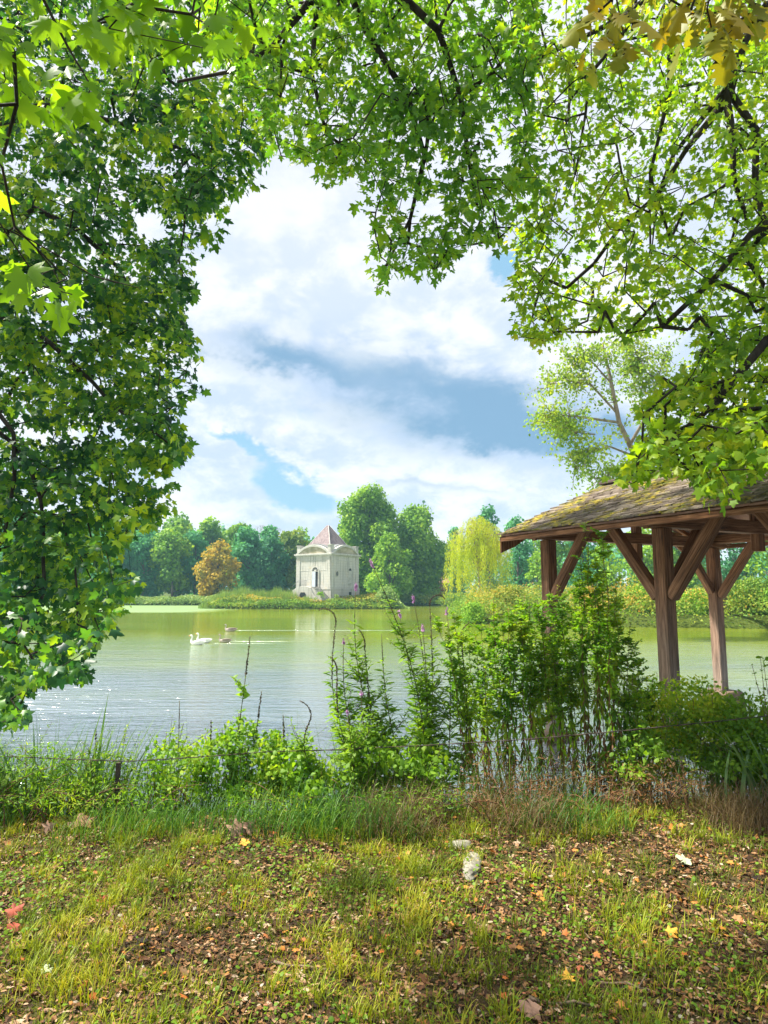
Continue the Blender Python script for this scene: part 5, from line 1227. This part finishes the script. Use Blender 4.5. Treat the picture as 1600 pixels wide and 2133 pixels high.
# fence: dark stake and wire
x0, y0 = at(269, 5.05); fz = gh(x0, y0)
fr = empty('wire_fence', (x0, y0, fz)); tag(fr, 'low fence of one dark stake and a barbed wire along the bank', 'fence')
M_iron = flat_mat('dark_iron', (.03, .026, .024), (.08, .05, .035), 20)
def stake(px, Y, top):
    x, y = at(px, Y); z = gh(x, y); q = MB(); q.prism([(-.018, -.012), (.018, -.012), (.018, .0), (.006, .0), (.006, .014), (-.006, .014), (-.006, 0), (-.018, 0)], (x, y, z - .1), (1, 0, 0), (0, 1, 0), (0, 0, 1), hz(top, Y) - z + .1)
    q.build('post', M_iron, fr, bevel=.001).matrix_parent_inverse = Matrix.Translation(-Vector((x0, y0, fz)))
stake(269, 5.05, 1572); stake(1720, 5.2, 1470); stake(-640, 5.0, 1560)
wpts = [(-640, 5.0, 1566), (-300, 5.0, 1577), (0, 5.0, 1575), (130, 5.0, 1581), (268, 5.03, 1586), (400, 5.1, 1578), (560, 5.1, 1566), (700, 5.15, 1562), (900, 5.2, 1552), (1100, 5.2, 1540), (1300, 5.2, 1522), (1500, 5.2, 1502), (1720, 5.2, 1478)]
W_ = np.array([P(a, c_, b_) for a, b_, c_ in wpts]); fq = np.linspace(0, 1, 160); Wc = along(W_, fq)
A_ = Acc(); tw_ = np.arange(160) * .9
A_.add(*path_tube(Wc + np.stack([0 * tw_, np.cos(tw_) * .002, np.sin(tw_) * .002], -1), np.full(160, .0028), 5)); A_.add(*path_tube(Wc - np.stack([0 * tw_, np.cos(tw_) * .002, np.sin(tw_) * .002], -1), np.full(160, .0026), 5))
for i in range(2, 158, 3):
    for a in (0.6, 2.2): d = np.array([.3, math.cos(a), math.sin(a)]) * .014; A_.add(*path_tube([Wc[i] - d, Wc[i] + d], [.0016, .0016], 4))
A_.build('wire', M_iron, fr).matrix_parent_inverse = Matrix.Translation(-Vector((x0, y0, fz)))

# ================================================================== foreground: grass, litter, clover
rg = np.random.default_rng(99)
def fore(n, y0=1.7, y1=5.5, spread=1.5):
    y = y0 + (y1 - y0) * rg.random(n) ** .85; x = rg.uniform(-1, 1, n) * (y * .62 + .5) * spread; return x, y
# tufts
nt_ = 3000; tx, ty = fore(nt_ * 3); dn = .45 * vnoise(tx, ty, 1.7, 31) + .6 * vnoise(tx, ty, 5, 32); bare = np.exp(-(((tx - .35) / .9) ** 2 + ((ty - 4.1) / .5) ** 2)) * .4 + np.exp(-(((tx - 1.9) / 1.3) ** 2 + ((ty - 4.3) / .45) ** 2)) * .6
k = (dn - bare + .25 + .35 * (tx < -.6) * (ty > 3.3)) > rg.uniform(-.5, .9, len(tx)); tx, ty = tx[k][:nt_], ty[k][:nt_]
per = rg.integers(10, 46, len(tx)); bx = np.repeat(tx, per) + rg.normal(size=per.sum()) * .03; by = np.repeat(ty, per) + rg.normal(size=per.sum()) * .03
hb_ = np.repeat(rg.uniform(.035, .125, len(tx)), per) * rg.uniform(.5, 1.3, per.sum()); n = len(bx)
out_ = np.stack([bx - np.repeat(tx, per), by - np.repeat(ty, per)], -1) * 14 + rg.normal(size=(n, 2)) * .5
V, F = blades(np.stack([bx, by, ground_h(bx, by) - .005], -1), out_, hb_, rg.uniform(.003, .0062, n), rg.uniform(.5, 2.2, n), 3)
ga = Acc(); ga.add(V, F)
n = 54000; bx, by = fore(n); k = (.4 * vnoise(bx, by, 1.3, 33) + .8 * vnoise(bx, by, 5, 34) > rg.uniform(-1.2, .9, n)); bx, by = bx[k], by[k]; n = len(bx)
V, F = blades(np.stack([bx, by, ground_h(bx, by) - .004], -1), rg.normal(size=(n, 2)), rg.uniform(.02, .06, n), rg.uniform(.002, .0042, n), rg.uniform(.3, 2.0, n), 2); ga.add(V, F)
tag(ga.build('grass', M_blade), 'short yellow-green grass tufts scattered over the leaf-strewn foreground', 'grass', kind='stuff')
n = 16000; bx, by = fore(n); V, F = blades(np.stack([bx, by, ground_h(bx, by)], -1), rg.normal(size=(n, 2)), rg.uniform(.03, .09, n), rg.uniform(.0015, .003, n), rg.uniform(1.2, 2.4, n), 3)
tag(tri_mesh('dry_grass', V, F, M_straw), 'dry straw-coloured grass lying in the foreground turf', 'grass', kind='stuff')
# tall fringe along the bank
n = 30000; bx = rg.uniform(-5.5, 5.5, n); by = 4.42 + 1.1 * rg.random(n) ** .85 + .06 * np.maximum(bx, 0); 
k = vnoise(bx, by, 2.6, 41) * .6 + .62 - .4 * (bx > 1.7) - .28 * (bx > .3) + .2 * (bx < .2) > rg.random(n); bx, by = bx[k], by[k]; n = len(bx)
cl_ = .7 + .3 * vnoise(bx, by, 3.5, 42)
V, F = blades(np.stack([bx, by, ground_h(bx, by)], -1), rg.normal(size=(n, 2)), rg.uniform(.16, .50, n) * cl_ * np.where(bx < .6, 1.0, .75), rg.uniform(.003, .007, n), rg.uniform(.4, 2.1, n), 5)
ba = Acc(); ba.add(V, F); n = 9000; bx = rg.uniform(-5.5, 5.5, n); by = 5.0 + .6 * rg.random(n) + .06 * np.maximum(bx, 0); k = vnoise(bx, by, 2.0, 43) > rg.uniform(-.7, .9, n); bx, by = bx[k], by[k]; n = len(bx)
V, F = blades(np.stack([bx, by, ground_h(bx, by)], -1), rg.normal(size=(n, 2)), rg.uniform(.3, .92, n) * np.where(bx < .3, 1.0, .65), rg.uniform(.0025, .006, n), rg.uniform(.3, 1.6, n), 6); ba.add(V, F)
tag(ba.build('bank_grass', M_bladeb), 'taller arching green grass along the edge of the bank', 'grass', kind='stuff')
n = 12000; bx = rg.uniform(-.4, 3.0, n); by = rg.uniform(4.45, 5.5, n); k = vnoise(bx, by, 4.2, 61) > rg.uniform(-.3, 1.0, n); bx, by = bx[k], by[k]; n = len(bx); V, F = blades(np.stack([bx, by, ground_h(bx, by)], -1), rg.normal(size=(n, 2)), rg.uniform(.14, .42, n), rg.uniform(.002, .005, n), rg.uniform(.8, 2.8, n), 5)
tag(tri_mesh('brown_grass', V, F, M_straw), 'withered brown grass at the middle of the bank', 'grass', kind='stuff')
# leaf litter and small green herbs
M_lit = leaf_mat('leaf_litter', [(.012, .007, .004), (.045, .020, .010), (.15, .065, .022), (.28, .15, .06), (.42, .32, .22), (.45, .10, .025)], [0, .3, .54, .75, .93, 1], trans=.08, noise_scale=6, nmix=.25, tcol=(1.1, .9, .6), rough=.7)
M_orl = leaf_mat('leaf_orange_litter', [(.32, .08, .02), (.45, .14, .03), (.50, .24, .05), (.36, .10, .05)], trans=.15, noise_scale=6, tcol=(1.1, .9, .6))
M_pal = leaf_mat('leaf_pale_litter', [(.24, .19, .13), (.36, .30, .22), (.42, .40, .32)], trans=.1, noise_scale=6, tcol=(1, 1, .9))
def litter(name, n, size, mat, tpl, lb, y1=5.2, tilt=.35, seedn=0, dens=None, lift=.008, cat='leaf litter'):
    bx, by = fore(n, 1.7, y1)
    if dens is not None: k = dens(bx, by) > rg.random(n); bx, by = bx[k], by[k]
    m_ = len(bx); pos = np.stack([bx, by, ground_h(bx, by) + lift * rg.uniform(.3, 2, m_)], -1)
    return tag(tri_mesh(name, *scatter(tpl, pos, frames(rg.normal(size=(m_, 3)) * [1, 1, .25], np.array([0, 0, 1.]) + rg.normal(size=(m_, 3)) * tilt), size * rg.uniform(.5, 1.5, m_)), mat), lb, cat, kind='stuff')
litter('leaf_litter', 80000, .0195, M_lit, SHRED, 'crumbled brown leaf fragments covering the soil')
litter('fallen_leaves', 5500, .038, M_lit, MAPLE_LO, 'small curled brown leaves scattered over the foreground', tilt=.5, dens=lambda x, y: .5 + .5 * (x > .5) * (y > 3.4))
litter('orange_leaves', 1100, .026, M_orl, MAPLE_LO, 'small orange leaves scattered over the foreground', tilt=.6, lift=.02)
litter('pale_leaves', 800, .018, M_pal, OVAL, 'bleached pale leaf scraps scattered over the foreground', tilt=.5, lift=.015)
litter('clover', 52000, .015, M_weedl, ROUND, 'small round-leaved clover and herbs between the grass', tilt=.45, lift=.022, dens=lambda x, y: np.clip(.25 + .5 * vnoise(x, y, 2.2, 51) + .5 * (x > .2) * (y < 2.7), .05, 1), cat='clover')
# individual larger leaves
def big_leaf(px, py, size, mat, lb, rz, tiltv=(.2, -.5, 1), tpl=MAPLE, z=.03):
    g0 = G(px, py, 0); g0[2] = gh(g0[0], g0[1]) + z; tip = np.array([[math.cos(rz), math.sin(rz), .15]])
    tv, tf = tpl; tv = tv.copy(); tv[:, 2] += .28 * np.sin(tv[:, 0] * 9 + px) * np.abs(tv[:, 0]) + .22 * tv[:, 1] ** 2; tv[1:, :2] *= (1 + .18 * np.sin(np.arange(len(tv) - 1) * 2.3 + px))[:, None]
    V, F = scatter((tv, tf), np.zeros((1, 3)), frames(tip, np.array([tiltv], float)), np.array([size]))
    ob = tri_mesh('fallen_leaf', V, F, mat); ob.location = g0; return tag(ob, lb, 'leaf')
M_pl = flat_mat('dry_plane_leaf', (.36, .22, .15), (.17, .09, .055), 9, bs=.6); M_pl2 = flat_mat('dry_brown_leaf', (.22, .12, .055), (.12, .06, .03), 9, bs=.6); M_red = flat_mat('red_leaf', (.34, .07, .035), (.18, .04, .02), 14); M_yo = flat_mat('yellow_leaf', (.62, .36, .04), (.5, .2, .03), 9); M_gw = flat_mat('pale_green_leaf', (.34, .40, .25), (.4, .46, .28), 9)
big_leaf(480, 1752, .15, M_pl, 'large pinkish brown plane leaf lying upright at the grass edge, left of centre', .6, (.1, -1, .6), z=.05); big_leaf(512, 1748, .11, M_pl, 'smaller brown leaf touching the right side of the large plane leaf', 1.2, (.2, -1, .6), z=.05)
big_leaf(165, 1735, .17, M_pl2, 'brown curled leaf standing in the grass at the upper left of the turf', 1.9, (.3, -1, .5), z=.05); big_leaf(92, 1740, .08, M_pl, 'small rust leaf left of the curled brown leaf', .9, (0, -1, .4), z=.05)
big_leaf(515, 1772, .07, M_yo, 'yellow-orange leaf just below the large plane leaf', 2.4); big_leaf(14, 1912, .085, M_red, 'red leaf at the left edge of the foreground', .7, (.2, -.6, 1)); big_leaf(38, 1942, .06, M_red, 'smaller red leaf just below the red leaf at the left edge', 3.4)
big_leaf(208, 1895, .06, M_red, 'reddish leaf half hidden in grass at the left of the foreground', 1.3, (.2, -1, .6)); big_leaf(1440, 1812, .09, M_gw, 'pale green-white maple leaf lying on bare soil at the right', 2.7, (0, -.2, 1)); big_leaf(1110, 1712, .10, M_pl, 'pinkish brown leaf at the foot of the bank below the tall stand', .3, (.1, -.8, 1))
big_leaf(1140, 1680, .12, M_pl, 'curled tan leaf leaning against the bank grass below the tall stand', 1.7, (.1, -1, .5)); big_leaf(1005, 1945, .06, M_pl2, 'brown leaf in the middle of the foreground', .5); big_leaf(1185, 2050, .06, M_yo, 'orange leaf standing in clover near the bottom right', 1.5, (0, -1, .3))
big_leaf(1218, 2062, .06, M_red, 'thin orange-red leaf standing right of the orange leaf in clover', 1.5, (.5, -1, .3)); big_leaf(1390, 1940, .06, M_yo, 'curled yellow-brown leaf at the right of the foreground', .2); big_leaf(1125, 2125, .09, M_pl, 'pinkish leaf cut by the bottom edge of the view', 2.9); big_leaf(95, 2040, .05, M_gw, 'pale leaf near the lower left corner', 2)
# pale stones
def stone(px, py, sx, sy, sz, rz, lb, seed):
    import bmesh
    g0 = G(px, py, 0); bm = bmesh.new(); bmesh.ops.create_icosphere(bm, subdivisions=4, radius=1)
    rg_ = np.random.default_rng(seed); co = np.array([v.co for v in bm.verts]); d = .12 * vnoise(co[:, 0] * 1, co[:, 1] + co[:, 2] * 1.7, 3.0, seed) + .05 * vnoise(co[:, 0] + co[:, 2], co[:, 1], 9, seed + 1)
    for v, q in zip(bm.verts, d): v.co *= (1 + q); v.co.x *= sx; v.co.y *= sy; v.co.z = max(v.co.z, -.4) * sz
    me = bpy.data.meshes.new('stone'); bm.to_mesh(me); bm.free(); me.materials.append(M_pst); me.polygons.foreach_set('use_smooth', np.ones(len(me.polygons), bool))
    ob = link(bpy.data.objects.new('stone', me)); ob.location = (g0[0], g0[1], gh(g0[0], g0[1]) + .002); ob.rotation_euler = (0, 0, rz); tag(ob, lb, 'stone')
M_pst = flat_mat('pale_limestone', (.33, .31, .25), (.12, .11, .085), 26, rough=.95, bs=1.0)
stone(982, 1800, .058, .19, .028, -.18, 'long pale limestone block half sunk in the turf, right of centre', 1); stone(958, 1758, .08, .07, .024, .3, 'smaller pale stone just behind the long limestone block', 2)
# dry sticks
def stick(px, py, L_, rz, r, lb):
    g0 = G(px, py, 0); rg_ = np.random.default_rng(int(px)); k = 7; t_ = np.linspace(-.5, .5, k)
    pts = np.stack([t_ * L_ * math.cos(rz), t_ * L_ * math.sin(rz), rg_.normal(size=k) * .006 + .012], -1) + np.stack([rg_.normal(size=k) * .008, rg_.normal(size=k) * .008, 0 * t_], -1)
    A_ = Acc(); A_.add(*path_tube(pts, [r * (1 - .6 * i / k) for i in range(k)], 6)); q = pts[3]; A_.add(*path_tube([q, q + [L_ * .15, L_ * .12, .03]], [r * .6, r * .3], 5))
    ob = A_.build('dry_stick', M_stk, smooth=True); ob.location = (g0[0], g0[1], gh(g0[0], g0[1])); tag(ob, lb, 'stick')
M_stk = flat_mat('stick_bark', (.22, .15, .10), (.10, .07, .05), 30)
stick(790, 1790, .30, .3, .005, 'thin dry stick lying on bare soil left of the stones'); stick(640, 2025, .26, -.1, .007, 'dark stick in a hollow at the lower centre left'); stick(1330, 2040, .34, -.3, .007, 'dark reddish stick lying in the clover at the lower right')
stick(1170, 2092, .25, -.05, .009, 'short thick stick near the bottom edge, right of centre'); stick(850, 1770, .2, .9, .004, 'short thin stick beside the bare soil patch')
ex, ey = P(1490, 1650, 5.0)[:2]
stick(1250, 1665, .4, .5, .008, 'green-brown stick slanting out of the bank grass below the bramble')

# ================================================================== haze: one box of pale air
m = bpy.data.materials.new('air'); m.use_nodes = True; t = m.node_tree
for n_ in list(t.nodes): t.nodes.remove(n_)
o = t.nodes.new('ShaderNodeOutputMaterial'); pvn = t.nodes.new('ShaderNodeVolumePrincipled'); pvn.inputs['Color'].default_value = (.45, .85, 1.0, 1); pvn.inputs['Density'].default_value = HAZE
t.links.new(pvn.outputs[0], o.inputs['Volume'])
if HAZE > 0:
    hb2 = MB(); hb2.box((0, 425, 11), (1100, 1050, 30)); ob = hb2.build('haze', m); tag(ob, kind='stuff', label='pale blue haze in the air over the far bank', cat='haze')
